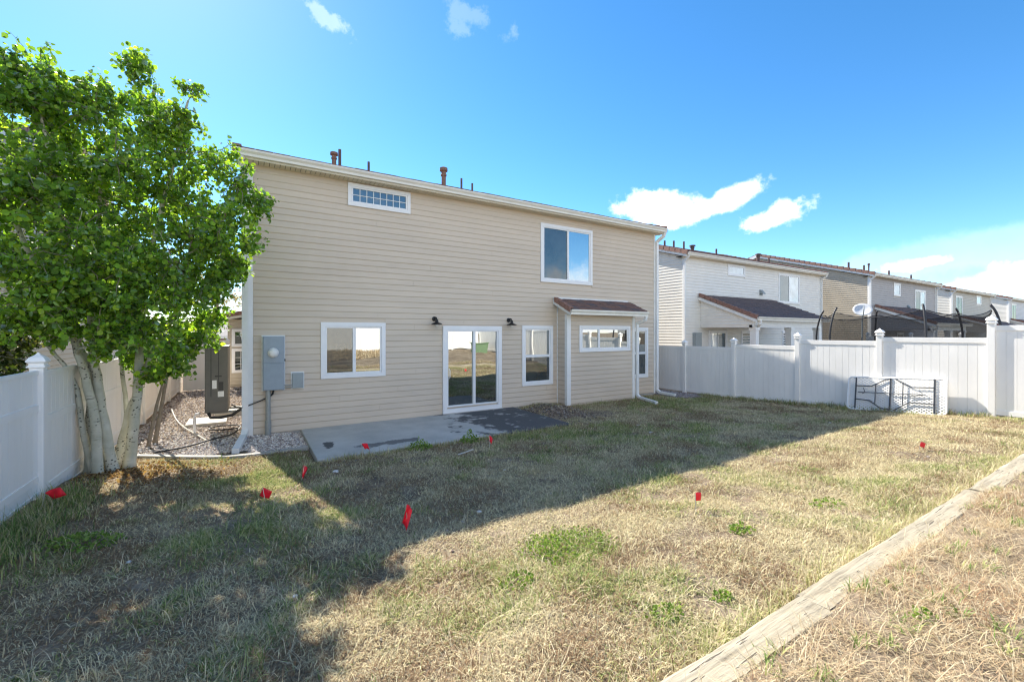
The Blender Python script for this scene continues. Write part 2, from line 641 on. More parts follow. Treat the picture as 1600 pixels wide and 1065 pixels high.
def vnoise(x, y, scale, seed=0):
    x = np.asarray(x, float) / scale + seed * 17.31
    y = np.asarray(y, float) / scale + seed * 9.77
    xi, yi = np.floor(x).astype(int), np.floor(y).astype(int)
    fx, fy = x - xi, y - yi
    fx, fy = fx * fx * (3 - 2 * fx), fy * fy * (3 - 2 * fy)
    g = lambda i, j: _tab[i % 256, j % 256]
    return (g(xi, yi) * (1 - fx) + g(xi + 1, yi) * fx) * (1 - fy) + (g(xi, yi + 1) * (1 - fx) + g(xi + 1, yi + 1) * fx) * fy


def fnoise(x, y, scale, seed=0, octs=3):
    s, a, tot = 0, 1.0, 0
    for o in range(octs):
        s = s + a * vnoise(x, y, scale / 2 ** o, seed + o * 3)
        tot += a
        a *= 0.55
    return s / tot


def sstep(v, a, b):
    t = np.clip((np.asarray(v, float) - a) / (b - a), 0, 1)
    return t * t * (3 - 2 * t)


# ------------------------------------------------------------------ ground
GY = [-400, -60, -6, -3, 0, 1.17, 1.34, 2.6, 4.6, 6.56, 8.5, 10.5, 14, 24, 35, 60, 400]
GZ = [1.0, 1.1, 1.0, 0.86, 0.64, 0.565, 0.43, 0.32, 0.17, 0.07, 0.0, -0.02, -0.02, 0.0, -0.4, -0.9, -1.2]


def gz(x, y):
    x, y = np.asarray(x, float), np.asarray(y, float)
    z = np.interp(y, GY, GZ)
    z = z + 0.13 * sstep(x, -0.3, -2.0) * sstep(y, 3.5, 6.5) * (1 - sstep(y, 8.0, 9.8))
    z = z - 0.05 * sstep(x, 10.5, 13) * sstep(y, 7, 8.5)
    lawn = (1 - sstep(y, 8.4, 9.2)) * (1 - sstep(np.abs(x - 5), 14, 18))
    z = z + lawn * (0.075 * (fnoise(x, y, 1.3, 1) - 0.5) + 0.05 * (fnoise(x, y, 0.34, 2) - 0.5))
    pat = sstep(x, 0.7, 1.0) * (1 - sstep(x, 6.4, 6.8)) * sstep(y, 7.75, 8.0)
    z = z * (1 - pat) + (-0.06) * pat
    mound = 0.13 * np.exp(-(((x - 7.3) / 0.5) ** 2 + ((y - 9.9) / 0.8) ** 2))
    return z + mound * (0.6 + 0.8 * fnoise(x, y, 0.3, 5))


def g1(x, y):
    return float(gz(x, y))


xs = np.unique(np.concatenate([[-400, -150, -70, -40, -25, -16, -11, -8, -6], np.arange(-4.5, 15.01, 0.09), [16, 18, 21, 25, 32, 45, 70, 110, 180, 400]]))
ys = np.unique(np.concatenate([[-400, -150, -60, -30, -18, -12, -9], np.arange(-7, 0.6, 0.3), np.arange(0.6, 11.2, 0.08), np.arange(11.4, 24, 0.6), [27, 31, 35, 42, 50, 60, 90, 150, 400]]))
gx, gy_ = np.meshgrid(xs, ys)
gv = np.stack([gx.ravel(), gy_.ravel(), gz(gx, gy_).ravel()], 1)
nx, ny = len(xs), len(ys)
ii = (np.arange(ny - 1)[:, None] * nx + np.arange(nx - 1)[None, :]).ravel()
gt = np.concatenate([np.stack([ii, ii + 1, ii + nx + 1], 1), np.stack([ii, ii + nx + 1, ii + nx], 1)])
go = bpy.data.objects.new('ground', np_mesh('ground', gv, gt, M['ground'], smooth=True))
COL.objects.link(go)
structure(go)

pat = MB()
pat.box(1.0, 6.55, 7.96, 10.66, -0.12, 0.045)
patio = structure(pat.build('patio_slab', M['patio'], bevel=0.012))

# ------------------------------------------------------------------ houses
SLOPE = 0.318


def lap(depth=0.019, h=0.14):
    """one siding course as (outward, height) points"""
    return [(0.001, 0.0), (0.006, 0.0), (depth, 0.02), (depth - 0.001, 0.034), (0.005, h + 0.004), (0.001, h + 0.004)]


def cut_spans(a, b, z0, z1, holes):
    spans = [(a, b)]
    for hx0, hx1, hz0, hz1 in holes:
        if z1 <= hz0 + 0.01 or z0 >= hz1 - 0.01:
            continue
        nxt = []
        for s0, s1 in spans:
            if hx1 <= s0 or hx0 >= s1:
                nxt.append((s0, s1))
                continue
            if hx0 > s0:
                nxt.append((s0, hx0))
            if hx1 < s1:
                nxt.append((hx1, s1))
        spans = nxt
    return [s for s in spans if s[1] - s[0] > 0.02]


def window(root, x0, x1, z0, z1, yw, panes, trim=0.095, muntins=None, name='window', label=None, proud=0.05, split=None, deep=0.0):
    """panes: list of (fx0, fx1, fz0, fz1, material) in fractions of the opening inside the trim"""
    f = MB()
    ya, yb = yw - proud, yw - 0.0015
    f.box(x0, x1, ya, yb, z1 - trim, z1).box(x0, x1, ya, yb, z0, z0 + trim)
    f.box(x0, x0 + trim, ya + 0.002, yb, z0 + trim, z1 - trim).box(x1 - trim, x1, ya + 0.002, yb, z0 + trim, z1 - trim)
    ix0, ix1, iz0, iz1 = x0 + trim, x1 - trim, z0 + trim, z1 - trim
    yp = yw - 0.012
    sash = 0.038
    wins = []
    for i, (a, b, c, d, m) in enumerate(panes):
        px0, px1 = ix0 + (ix1 - ix0) * a, ix0 + (ix1 - ix0) * b
        pz0, pz1 = iz0 + (iz1 - iz0) * c, iz0 + (iz1 - iz0) * d
        ys = ya + 0.012 + 0.01 * (i % 2)
        e = 0.0005
        f.box(px0 + e, px1 - e, ys, yb, pz1 - sash, pz1 - e).box(px0 + e, px1 - e, ys, yb, pz0 + e, pz0 + sash)
        f.box(px0 + e, px0 + sash, ys + 0.001, yb, pz0 + sash, pz1 - sash).box(px1 - sash, px1 - e, ys + 0.001, yb, pz0 + sash, pz1 - sash)
        wins.append((px0 + sash, px1 - sash, pz0 + sash, pz1 - sash, m, yp))
    if muntins:
        nx_, nz_ = muntins
        for (a, b, c, d, m, y) in wins:
            for k in range(1, nx_):
                xx = a + (b - a) * k / nx_
                f.box(xx - 0.009, xx + 0.009, y - 0.011, y - 0.003, c, d)
            for k in range(1, nz_):
                zz = c + (d - c) * k / nz_
                f.box(a, b, y - 0.012, y - 0.002, zz - 0.009, zz + 0.009)
    fo = f.build(name, M['frame'], root, bevel=0.004 if proud >= 0.05 else 0, label=label)
    for (a, b, c, d, m, y) in wins:
        MB().box(a - 0.003, b + 0.003, y, y + 0.006, c - 0.003, d + 0.003).build('pane', m, fo)
    return fo


def gutter_profile(yf, zt, h, d=0.11):
    """k-style gutter section seen along x: front face at yf"""
    return [(yf, zt), (yf, zt - h * 0.28), (yf + 0.035, zt - h * 0.62), (yf + 0.035, zt - h), (yf + d, zt - h), (yf + d, zt - 0.02), (yf + 0.012, zt - 0.02), (yf + 0.012, zt)]


def rect_tube(mb, pts, w_, d_):
    """a rectangular downspout along straight pieces that follow pts"""
    pts = [Vector(p) for p in pts]
    for a, b in zip(pts, pts[1:]):
        d = (b - a).normalized()
        ref = Vector((1, 0, 0)) if abs(d.x) < 0.9 else Vector((0, 1, 0))
        s = (ref - d * ref.dot(d)).normalized()
        t = d.cross(s).normalized()
        a2, b2 = a - d * 0.012, b + d * 0.012
        q = [a2 + s * (w_ / 2) * i + t * (d_ / 2) * j for i, j in ((-1, -1), (1, -1), (1, 1), (-1, 1))]
        q += [b2 + s * (w_ / 2) * i + t * (d_ / 2) * j for i, j in ((-1, -1), (1, -1), (1, 1), (-1, 1))]
        mb.add(q, [(0, 3, 2, 1), (4, 5, 6, 7), (0, 1, 5, 4), (1, 2, 6, 5), (2, 3, 7, 6), (3, 0, 4, 7)])
    return mb


def house_shell(name, x0, x1, yw, label, rear_mat, side_mat, rake_parts=False, depth=14.0, ez=5.78, planks=False, holes=(), z0=0.0, band=None):
    """a two storey house with its rear eave towards -y: wall, siding, roof, gutter"""
    root = thing(name, (x0, yw, 0), label, 'house', 'two storey houses in the row')
    yr, yb = yw + depth / 2, yw + depth
    zr = ez + SLOPE * (depth / 2 + 0.3) - 0.02
    prof = [(yw, z0 - 0.5), (yw, ez), (yr, zr - 0.06), (yb, ez), (yb, z0 - 0.5)]
    MB().prism_x(prof, x0, x1).build('wall', side_mat, root)
    # siding, rear
    h = 0.14
    n = int(math.ceil((ez - z0 - 0.02) / h))
    if planks:
        cache = {}
        for i in range(n):
            za = z0 + 0.02 + i * h
            zb = min(za + h, ez)
            spans = cut_spans(x0 + 0.02, x1 - 0.01, za, zb, holes)
            for s0, s1 in spans:
                cuts = [s0]
                pos = x0 + ((i * 1.37) % 3.66)
                while pos < s1 - 0.35:
                    if pos > s0 + 0.35:
                        cuts.append(pos)
                    pos += 3.66
                if len(cuts) > 2:
                    cuts = cuts[:1] + cuts[2:3] if i % 2 else cuts[:2]
                cuts.append(s1)
                for k, (a, b) in enumerate(zip(cuts, cuts[1:])):
                    off = random.uniform(0, 0.003)
                    pr = [(-o - off, zz) for o, zz in lap(h=zb - za)]
                    mb = MB().prism_x([(yw + y, za + zz) for y, zz in pr], a + (0.0015 if k else 0), b - 0.0015)
                    mb.build('siding_plank', rear_mat, root)
    else:
        mb = MB()
        for i in range(n):
            za = z0 + 0.02 + i * h
            zb = min(za + h, ez)
            for s0, s1 in cut_spans(x0 + 0.02, x1 - 0.01, za, zb, holes):
                mb.prism_x([(yw - o, za + zz) for o, zz in lap(h=zb - za)], s0, s1)
        mb.build('siding', rear_mat, root, kind='stuff')
    # siding, side that faces -x
    mb = MB()
    nn = int((zr - z0) / h)
    for i in range(nn):
        za = z0 + 0.02 + i * h
        ya, yb2 = yw + 0.02, yb
        if za + h > ez:
            q = (za + h - ez) / SLOPE
            ya, yb2 = ya + q, yb2 - q
        if yb2 - ya < 0.3:
            break
        mb.prism_y([(x0 - o, za + zz) for o, zz in lap(depth=0.02, h=h)], ya, yb2)
    mb.build('siding', side_mat, root, kind='stuff')
    # corner trims
    MB().box(x0 - 0.027, x0 + 0.085, yw - 0.027, yw + 0.09, z0, ez).build('corner_trim', M['trim'], root)
    MB().box(x1 - 0.06, x1 + 0.022, yw - 0.026, yw + 0.07, z0, ez).build('corner_trim', M['trim'], root)
    # soffit
    ox, ey = 0.21, 0.30
    mb = MB()
    xx = x0 - ox
    while xx < x1 + ox:
        mb.box(xx, min(xx + 0.09, x1 + ox), yw - ey + 0.02, yw - 0.001, ez - 0.012, ez)
        xx += 0.1
    mb.build('soffit', M['soffit'], root, kind='stuff')
    MB().box(x0 - ox, x1 + ox, yw - ey + 0.02, yw + 0.3, ez + 0.001, ez + 0.02).build('soffit_backing', M['dark_gap'], root)
    MB().box(x0 - ox, x1 + ox, yw - ey, yw - ey + 0.019, ez - 0.004, ez + 0.15).build('fascia', M['gutter'], root)
    mb = MB()
    mb.prism_x(gutter_profile(yw - ey - 0.112, ez + 0.165, 0.135), x0 - ox - 0.01, x1 + ox + 0.01)
    mb.build('gutter', M['gutter'], root)
    # roof slab and barge boards
    za = ez + 0.15
    rr = zr + 0.12
    mb = MB()
    for sgn in (1, -1):
        e = yw - ey if sgn == 1 else yb + ey
        prof = [(e, za), (yr, rr), (yr, rr - 0.12), (e, za - 0.1)]
        mb.prism_x(prof, x0 - ox, x1 + ox)
    mb.build('roof', M['gutter'], root)
    for xa in (x0 - ox - 0.03, x1 + ox + 0.001):
        mb = MB()
        for sgn in (1, -1):
            e = yw - ey - 0.0 if sgn == 1 else yb + ey
            mb.prism_x([(e, za + 0.0), (yr, rr + 0.0), (yr, rr - 0.22), (e, za - 0.2)], xa, xa + 0.029)
        mb.build('barge_board', M['trim'], root)
    # tiles in courses
    nc = 22
    mb = MB()
    L = yr - (yw - ey)
    tl = random.Random(hash(label) % 1000)
    for sgn in (1, -1):
        for c in range(nc):
            t0, t1 = c / nc, (c + 1.12) / nc
            y_a = (yw - ey - 0.05 + L * t0) if sgn == 1 else (yb + ey + 0.05 - L * t0)
            y_b = (yw - ey - 0.05 + L * min(t1, 1)) if sgn == 1 else (yb + ey + 0.05 - L * min(t1, 1))
            z_a, z_b = za + (rr - za) * t0, za + (rr - za) * min(t1, 1)
            xx = x0 - ox
            step = 0.33 if sgn == 1 and c < 2 else 2.2
            while xx < x1 + ox - 0.02:
                x_e = min(xx + step, x1 + ox)
                j = tl.uniform(0, 0.008)
                mb.prism_x([(y_a, z_a + 0.012), (y_a, z_a + 0.055 + j), (y_b, z_b + 0.02), (y_b, z_b + 0.002)], xx + 0.004, x_e - 0.004)
                xx = x_e
    mb.prism_x([(yr - 0.16, rr - 0.02), (yr, rr + 0.09), (yr + 0.16, rr - 0.02)], x0 - ox, x1 + ox)
    mb.build('roof_tiles', M['tile'], root, kind='stuff')
    # rake tiles
    mbj = MB()
    for c in range(nc):
        t0, t1 = c / nc, (c + 0.9) / nc
        y_a, y_b = yw - ey - 0.05 + L * t0, yw - ey - 0.05 + L * t1
        z_a, z_b = za + (rr - za) * t0, za + (rr - za) * t1
        j = tl.uniform(-0.008, 0.008)
        for xa, xb in ((x0 - ox - 0.07, x0 - ox + 0.09), (x1 + ox - 0.09, x1 + ox + 0.07)):
            prof = [(y_a, z_a - 0.1 + j), (y_a, z_a + 0.105 + j), (y_b, z_b + 0.075 + j), (y_b, z_b - 0.11 + j)]
            if rake_parts and xa < x0:
                MB().prism_x(prof, xa, xb).build('rake_tile', M['tile_b'], root)
            else:
                mbj.prism_x(prof, xa, xb)
    mbj.build('rake_tiles', M['tile_b'], root, kind='stuff')
    return root


def roof_vent(root, x, y, zb, zt, r, m, hood=False):
    mb = MB()
    if hood:
        h = zt - zb
        mb.lathe([(r * 0.75, 0), (r * 0.75, h * 0.62), (r, h * 0.64), (r, h * 0.7), (r * 0.8, h * 0.72), (r * 0.8, h * 0.8), (r * 1.35, h * 0.83), (r * 1.3, h * 0.95), (r * 0.4, h)], 12, (x, y, zb))
    else:
        mb.lathe([(r, 0), (r, zt - zb)], 10, (x, y, zb))
    return mb.build('roof_vent', m, root, smooth=False)


# --- the house in the middle
W1 = dict(top=(2.0, 3.51, 5.2, 5.74), up=(7.55, 9.62, 3.74, 5.53), left=(1.41, 2.88, 1.14, 2.44), door=(4.38, 6.17, 0.055, 2.38),
          mid=(6.88, 8.01, 0.62, 2.41), right=(11.25, 12.27, 0.6, 2.38))
BX0, BX1, BY = 8.2, 11.04, 10.2
holes1 = list(W1.values()) + [(BX0 - 0.02, BX1 + 0.02, -1, 3.12), (-0.1, 0.09, -1, 9), (12.59, 13, -1, 9)]
YW = 10.7
h1 = house_shell('beige_house', 0.0, 12.65, YW, 'beige two storey house with sliding glass door onto the concrete patio', M['siding'], M['siding'], planks=True, holes=holes1)
MB().box(0.02, 12.63, YW - 0.02, YW - 0.002, -0.3, 0.018).build('foundation', M['kerb'], h1)
G, S = M['glass'], M['glass_screen']
window(h1, *W1['top'], YW, [(0, 1, 0, 1, M['glass_blue'])], muntins=(8, 2), trim=0.08, label='short wide window of sixteen small panes under the eave')
window(h1, *W1['up'], YW, [(0, 0.515, 0, 1, S), (0.515, 1, 0, 1, G)], label='large upstairs sliding window above the bay roof')
window(h1, *W1['left'], YW, [(0, 0.5, 0, 1, S), (0.5, 1, 0, 1, G)], label='ground floor sliding window beside the meter box')
window(h1, *W1['mid'], YW, [(0, 1, 0, 0.49, S), (0, 1, 0.49, 1, G)], label='double hung window between patio door and bay')
window(h1, *W1['right'], YW, [(0, 1, 0, 0.49, S), (0, 1, 0.49, 1, G)], label='narrow double hung window right of the bay')
door = window(h1, *W1['door'], YW, [(0, 0.52, 0.02, 1, G), (0.52, 1, 0.02, 1, G)], trim=0.115, name='sliding_door', proud=0.075)
hd = MB()
hd.tube([(4.545, 10.62, 0.98), (4.545, 10.565, 1.02), (4.545, 10.565, 1.2), (4.545, 10.62, 1.24)], 0.012, 6)
hd.build('handle', M['frame'], door)
MB().box(4.36, 6.19, 10.59, 10.68, 0.046, 0.062).build('door_threshold', M['pad'], h1)
# bay
MB().box(BX0, BX1, BY, YW - 0.002, -0.3, 3.05).build('bay_wall', M['siding'], h1)
bw = (8.64, 10.83, 1.6, 2.42)
for i in range(20):
    za = 0.03 + i * 0.14
    zb = min(za + 0.14, 2.78)
    if zb <= za:
        break
    for s0, s1 in cut_spans(BX0 + 0.1, BX1 - 0.08, za, zb, [bw]):
        MB().prism_x([(BY - o, za + zz) for o, zz in lap(h=zb - za)], s0, s1).build('siding_plank', M['siding'], h1)
    MB().prism_y([(BX0 - o, za + zz) for o, zz in lap(h=0.14)], BY + 0.05, YW - 0.03).build('siding_plank', M['siding'], h1)
MB().box(BX0 - 0.03, BX0 + 0.11, BY - 0.03, BY + 0.09, 0.0, 2.75).build('bay_corner_trim', M['trim'], h1)
MB().box(BX1 - 0.09, BX1 + 0.025, BY - 0.03, BY + 0.09, 0, 2.75).build('bay_corner_trim', M['trim'], h1)
MB().box(BX0 - 0.03, BX0 - 0.0, YW - 0.045, YW - 0.017, 0, 3.0).build('bay_corner_trim', M['trim'], h1)
window(h1, *bw, BY, [(0, 0.36, 0, 1, G), (0.36, 1, 0, 1, G)], trim=0.09, label='wide low window in the bay')
# bay roof
rx0, rx1, ry, rzt, rze = 8.06, 11.25, 9.88, 3.22, 2.86
MB().prism_x([(ry, rze - 0.02), (YW - 0.002, rzt - 0.02), (YW - 0.002, rzt - 0.1), (ry, rze - 0.1)], rx0, rx1).build('bay_roof', M['gutter'], h1)
for xa in (rx0 - 0.035, rx1 + 0.001):
    MB().prism_x([(ry - 0.02, rze + 0.02), (YW - 0.018, rzt + 0.02), (YW - 0.018, rzt - 0.13), (ry - 0.02, rze - 0.15)], xa, xa + 0.034).build('bay_barge_board', M['trim'], h1)
MB().box(rx0, rx1, ry + 0.03, BY - 0.03, 2.745, 2.757).build('bay_soffit', M['gutter'], h1)
MB().prism_x(gutter_profile(ry - 0.115, rze + 0.02, 0.15), rx0 - 0.04, rx1 + 0.04).build('bay_gutter', M['gutter'], h1)
MB().box(rx0 - 0.02, rx1 - 0.02, YW - 0.05, YW - 0.017, rzt + 0.03, rzt + 0.075).build('bay_flashing', M['trim'], h1)
nt, ncs = 10, 3
for c in range(ncs):
    for k in range(nt):
        xa = rx0 - 0.03 + (rx1 - rx0 + 0.06) * k / nt
        xb = rx0 - 0.03 + (rx1 - rx0 + 0.06) * (k + 1) / nt
        t0, t1 = c / ncs, min(1, (c + 1.1) / ncs)
        ya, yb_ = ry - 0.05 + (YW - 0.06 - ry) * t0, ry - 0.05 + (YW - 0.06 - ry) * t1
        z_a, z_b = rze + (rzt - rze) * t0, rze + (rzt - rze) * t1
        j = random.uniform(0, 0.012)
        MB().prism_x([(ya, z_a + 0.005), (ya, z_a + 0.05 + j), (yb_, z_b + 0.022 + j), (yb_, z_b + 0.005)], xa + 0.003, xb - 0.003).build('roof_tile', M['tile'] if (k + c) % 4 else M['tile_c'], h1)
for c in range(ncs):
    t0, t1 = c / ncs, (c + 0.95) / ncs
    ya, yb_ = ry - 0.05 + (YW - 0.06 - ry) * t0, ry - 0.05 + (YW - 0.06 - ry) * t1
    z_a, z_b = rze + (rzt - rze) * t0, rze + (rzt - rze) * t1
    MB().prism_x([(ya, z_a - 0.06), (ya, z_a + 0.1), (yb_, z_b + 0.075), (yb_, z_b - 0.07)], rx0 - 0.075, rx0 + 0.06).build('rake_tile', M['tile_b'], h1)
# downspouts
mb = MB()
rect_tube(mb, [(-0.14, 10.36, 5.8), (-0.14, 10.42, 5.72), (-0.06, 10.62, 5.55), (-0.06, 10.62, 0.16), (-0.08, 10.5, 0.06), (-0.2, 9.3, 0.05)], 0.115, 0.09)
mb.build('downspout', M['trim'], h1, label='left downspout with its outlet at the gravel edging')
mb = MB()
rect_tube(mb, [(12.8, 10.36, 5.8), (12.8, 10.42, 5.68), (12.70, 10.63, 5.5), (12.70, 10.63, 0.12), (12.72, 10.5, 0.04), (12.76, 9.9, 0.02)], 0.1, 0.08)
mb.build('downspout', M['trim'], h1)
mb = MB()
rect_tube(mb, [(11.2, 9.82, 2.72), (11.2, 9.84, 2.62), (11.12, 10.12, 2.5), (11.12, 10.12, 0.12), (11.1, 10.0, 0.05), (10.68, 8.95, 0.05)], 0.09, 0.075)
mb.build('downspout', M['trim'], h1)
for x, zt, r, hood in ((1.78, 6.60, 0.068, True), (1.91, 6.68, 0.035, False), (2.6, 6.52, 0.03, False), (4.63, 6.80, 0.082, True), (5.17, 6.58, 0.03, False), (5.51, 6.50, 0.028, False)):
    roof_vent(h1, x, 11.2, 6.1, zt, r, M['pipe'] if hood else M['pipe_dark'], hood)
# the lower wing that juts out beyond the gravel side yard
wx, wy = -0.72, 21.0
MB().box(wx, 0.4, wy, wy + 3.6, -0.2, 2.75).build('wing_wall', M['siding_tan'], h1)
mb = MB()
for i in range(19):
    za = 0.05 + i * 0.14
    for s0, s1 in cut_spans(wx + 0.05, 0.0, za, za + 0.14, [(-0.6, 0.3, 0.55, 2.35)]):
        mb.prism_x([(wy - o, za + zz) for o, zz in lap()], s0, s1)
mb.build('wing_siding', M['siding_tan'], h1, kind='stuff')
window(h1, -0.58, 0.25, 0.55, 1.55, wy, [(0, 1, 0, 1, M['glass_dark'])], muntins=(3, 3), trim=0.08)
window(h1, -0.58, 0.25, 1.62, 2.35, wy, [(0, 1, 0, 1, M['glass_dark'])], trim=0.08)
mb = MB()
mb.prism_y([(wx - 0.22, 2.78), (wx - 0.22, 2.93), (0.5, 3.26), (0.5, 3.1)], wy - 0.3, wy + 3.8)
mb.build('wing_roof', M['tile_b'], h1)
MB().prism_y([(wx - 0.2, 2.68), (wx - 0.2, 2.779), (0.5, 3.09), (0.5, 2.98)], wy - 0.28, wy + 3.7).build('wing_fascia', M['gutter'], h1)


def patio_cover(root, x0, x1, yw, ye, zt, ze, posts, gable_mat, tiles, nc=9):
    MB().prism_x([(ye, ze - 0.02), (yw, zt - 0.02), (yw, zt - 0.14), (ye, ze - 0.14)], x0, x1).build('cover_roof', M['gutter'], root)
    mb = MB()
    rd = random.Random(5)
    n = int((x1 - x0) / 0.34)
    for c in range(nc):
        t0, t1 = c / nc, min(1, (c + 1.1) / nc)
        ya, yb = ye - 0.05 + (yw - ye) * t0, ye - 0.05 + (yw - ye) * t1
        za, zb = ze + (zt - ze) * t0, ze + (zt - ze) * t1
        for k in range(n):
            j = rd.uniform(0, 0.012)
            xa, xb = x0 + (x1 - x0) * k / n, x0 + (x1 - x0) * (k + 1) / n
            mb.prism_x([(ya, za), (ya, za + 0.06 + j), (yb, zb + 0.02), (yb, zb)], xa + 0.004, xb - 0.004)
    mb.build('roof_tiles', tiles, root, kind='stuff')
    for c in range(nc):
        t0, t1 = c / nc, (c + 0.95) / nc
        ya, yb = ye - 0.05 + (yw - ye) * t0, ye - 0.05 + (yw - ye) * t1
        za, zb = ze + (zt - ze) * t0, ze + (zt - ze) * t1
        MB().prism_x([(ya, za - 0.07), (ya, za + 0.11), (yb, zb + 0.09), (yb, zb - 0.08)], x0 - 0.09, x0 + 0.05).build('rake_tile', M['tile_b'], root)
    MB().prism_x([(ye - 0.02, ze - 0.08), (yw - 0.02, zt - 0.085), (yw - 0.02, zt - 0.24), (ye - 0.02, ze - 0.22)], x0 - 0.06, x0 - 0.002).build('barge_board', M['trim'], root)
    MB().prism_x(gutter_profile(ye - 0.115, ze + 0.02, 0.15), x0 - 0.05, x1 + 0.05).build('gutter', M['gutter'], root)
    # gable infill and beam
    zb_ = ze - 0.42
    mb = MB()
    zz, h = zb_ + 0.1, 0.14
    while zz < zt - 0.2:
        y_s = ye + 0.3 + max(0, (zz + h - ze + 0.16)) / (zt - ze) * (yw - ye)
        if y_s < yw - 0.1:
            mb.prism_y([(x0 + 0.1 - o, zz + q) for o, q in lap(h=h)], y_s, yw - 0.02)
        zz += h
    mb.box(x0 + 0.1, x0 + 0.22, ye + 0.25, yw - 0.02, zb_, zb_ + 0.1)
    mb.prism_x([(ye + 0.25, zb_ + 0.101), (ye + 0.25, ze - 0.16), (yw - 0.021, zt - 0.16), (yw - 0.021, zb_ + 0.101)], x0 + 0.102, x0 + 0.12)
    mb.build('gable_siding', gable_mat, root, kind='stuff')
    MB().box(x0 + 0.1, x1 - 0.1, ye + 0.2, ye + 0.4, zb_, ze - 0.15).build('beam', M['trim'], root)
    for px in posts:
        MB().box(px - 0.13, px + 0.13, ye + 0.17, ye + 0.43, -0.1, zb_ - 0.14).box(px - 0.16, px + 0.16, ye + 0.14, ye + 0.46, zb_ - 0.139, zb_ - 0.002).build('post', M['trim'], root)
    mb = MB()
    rect_tube(mb, [(x0 + 0.18, ye - 0.06, ze - 0.13), (x0 + 0.18, ye - 0.04, ze - 0.28), (posts[0] + 0.22, ye + 0.3, ze - 0.45), (posts[0] + 0.22, ye + 0.3, 0)], 0.09, 0.08)
    mb.build('downspout', M['trim'], root)


def hood_vent(root, x, z, yw, s=0.32):
    mb = MB()
    mb.box(x - s / 2, x + s / 2, yw - 0.03, yw - 0.0005, z - s / 2, z + s / 2)
    mb.prism_x([(yw - 0.031, z + s * 0.5), (yw - 0.031, z - s * 0.15), (yw - 0.2, z - s * 0.3), (yw - 0.2, z - s * 0.1)], x - s * 0.38, x + s * 0.38)
    mb.build('wall_vent', M['meter2'], root)


def eave_downspouts(root, x0, x1, yw, ez=5.78):
    for xe, xw in ((x0 - 0.12, x0 - 0.06), (x1 + 0.12, x1 + 0.06)):
        mb = MB()
        rect_tube(mb, [(xe, yw - 0.34, ez + 0.02), (xe, yw - 0.3, ez - 0.06), (xw, yw - 0.07, ez - 0.25), (xw, yw - 0.07, 0)], 0.09, 0.08)
        mb.build('downspout', M['trim'], root)


# --- the white house next along
Y2 = 13.1
h2 = house_shell('white_house', 17.55, 30.9, Y2, 'white two storey house with brown tiled patio cover behind the white fence', M['siding_white'], M['siding_cream'], rake_parts=True,
                 holes=[(21.0, 22.55, 5.1, 5.76), (25.9, 28.3, 3.9, 5.62), (19.4, 20.9, -0.1, 2.3)])
window(h2, 21.0, 22.55, 5.14, 5.74, Y2, [(0, 1, 0, 1, M['glass_pale'])], proud=0.04)
window(h2, 25.9, 28.3, 3.9, 5.62, Y2, [(0, 0.5, 0, 1, M['glass_blue']), (0.5, 1, 0, 1, M['glass_pale'])], proud=0.04)
window(h2, 19.4, 20.9, 0.15, 2.3, Y2, [(0, 0.5, 0, 1, M['glass_pale']), (0.5, 1, 0, 1, M['glass_blue'])], proud=0.06, name='sliding_door')
window(h2, 22.2, 23.2, 0.9, 2.3, Y2, [(0, 1, 0, 1, M['glass_blue'])], proud=0.04)
window(h2, 26.3, 27.4, 0.2, 2.3, Y2, [(0, 1, 0, 1, M['glass_dark'])], proud=0.05)
patio_cover(h2, 18.65, 25.15, Y2, 10.3, 4.02, 2.86, (19.0, 22.0, 24.75), M['siding_white'], M['tile_c'])
hood_vent(h2, 24.1, 4.4, Y2)
eave_downspouts(h2, 17.55, 30.9, Y2)
MB().box(18.15, 18.6, Y2 - 0.2, Y2 - 0.016, 1.55, 2.2).build('meter_box', M['meter2'], h2)
for x, dz, hood in ((18.6, .35, False), (20.1, .3, True), (22.2, .3, False), (26.4, .45, True), (27.6, .3, False), (17.9, .28, False), (19.4, .4, False)):
    roof_vent(h2, x, Y2 + 1.4, 6.4, 6.55 + dz, 0.12 if hood else 0.05, M['pipe_dark'], hood)
# --- the taupe house
Y3 = 11.5
h3 = house_shell('taupe_house', 33.7, 46.0, Y3, 'taupe two storey house with tan side wall behind the trampoline', M['siding_taupe'], M['siding_tan'], rake_parts=True,
                 holes=[(37.6, 38.8, 4.72, 5.6), (41.6, 43.8, 3.6, 5.35)])
window(h3, 37.6, 38.8, 4.72, 5.6, Y3, [(0, 1, 0, 1, M['glass_pale'])], proud=0.04)
window(h3, 41.6, 43.8, 3.6, 5.35, Y3, [(0, 0.5, 0, 1, M['glass_dark']), (0.5, 1, 0, 1, M['glass_pale'])], proud=0.04)
window(h3, 38.2, 39.4, 0.9, 2.2, Y3, [(0, 1, 0, 1, M['glass_blue'])], proud=0.04)
patio_cover(h3, 34.5, 41.4, Y3, 8.6, 3.95, 2.75, (34.9, 38.0, 41.0), M['siding_taupe'], M['tile_c'])
hood_vent(h3, 40.2, 4.0, Y3)
eave_downspouts(h3, 33.7, 46.0, Y3)
for x, dz in ((34.2, .35), (36.6, .35), (37.4, .55), (41.0, .3), (45.5, .3)):
    roof_vent(h3, x, Y3 + 1.3, 6.4, 6.55 + dz, 0.06, M['pipe_dark'], dz > .5)
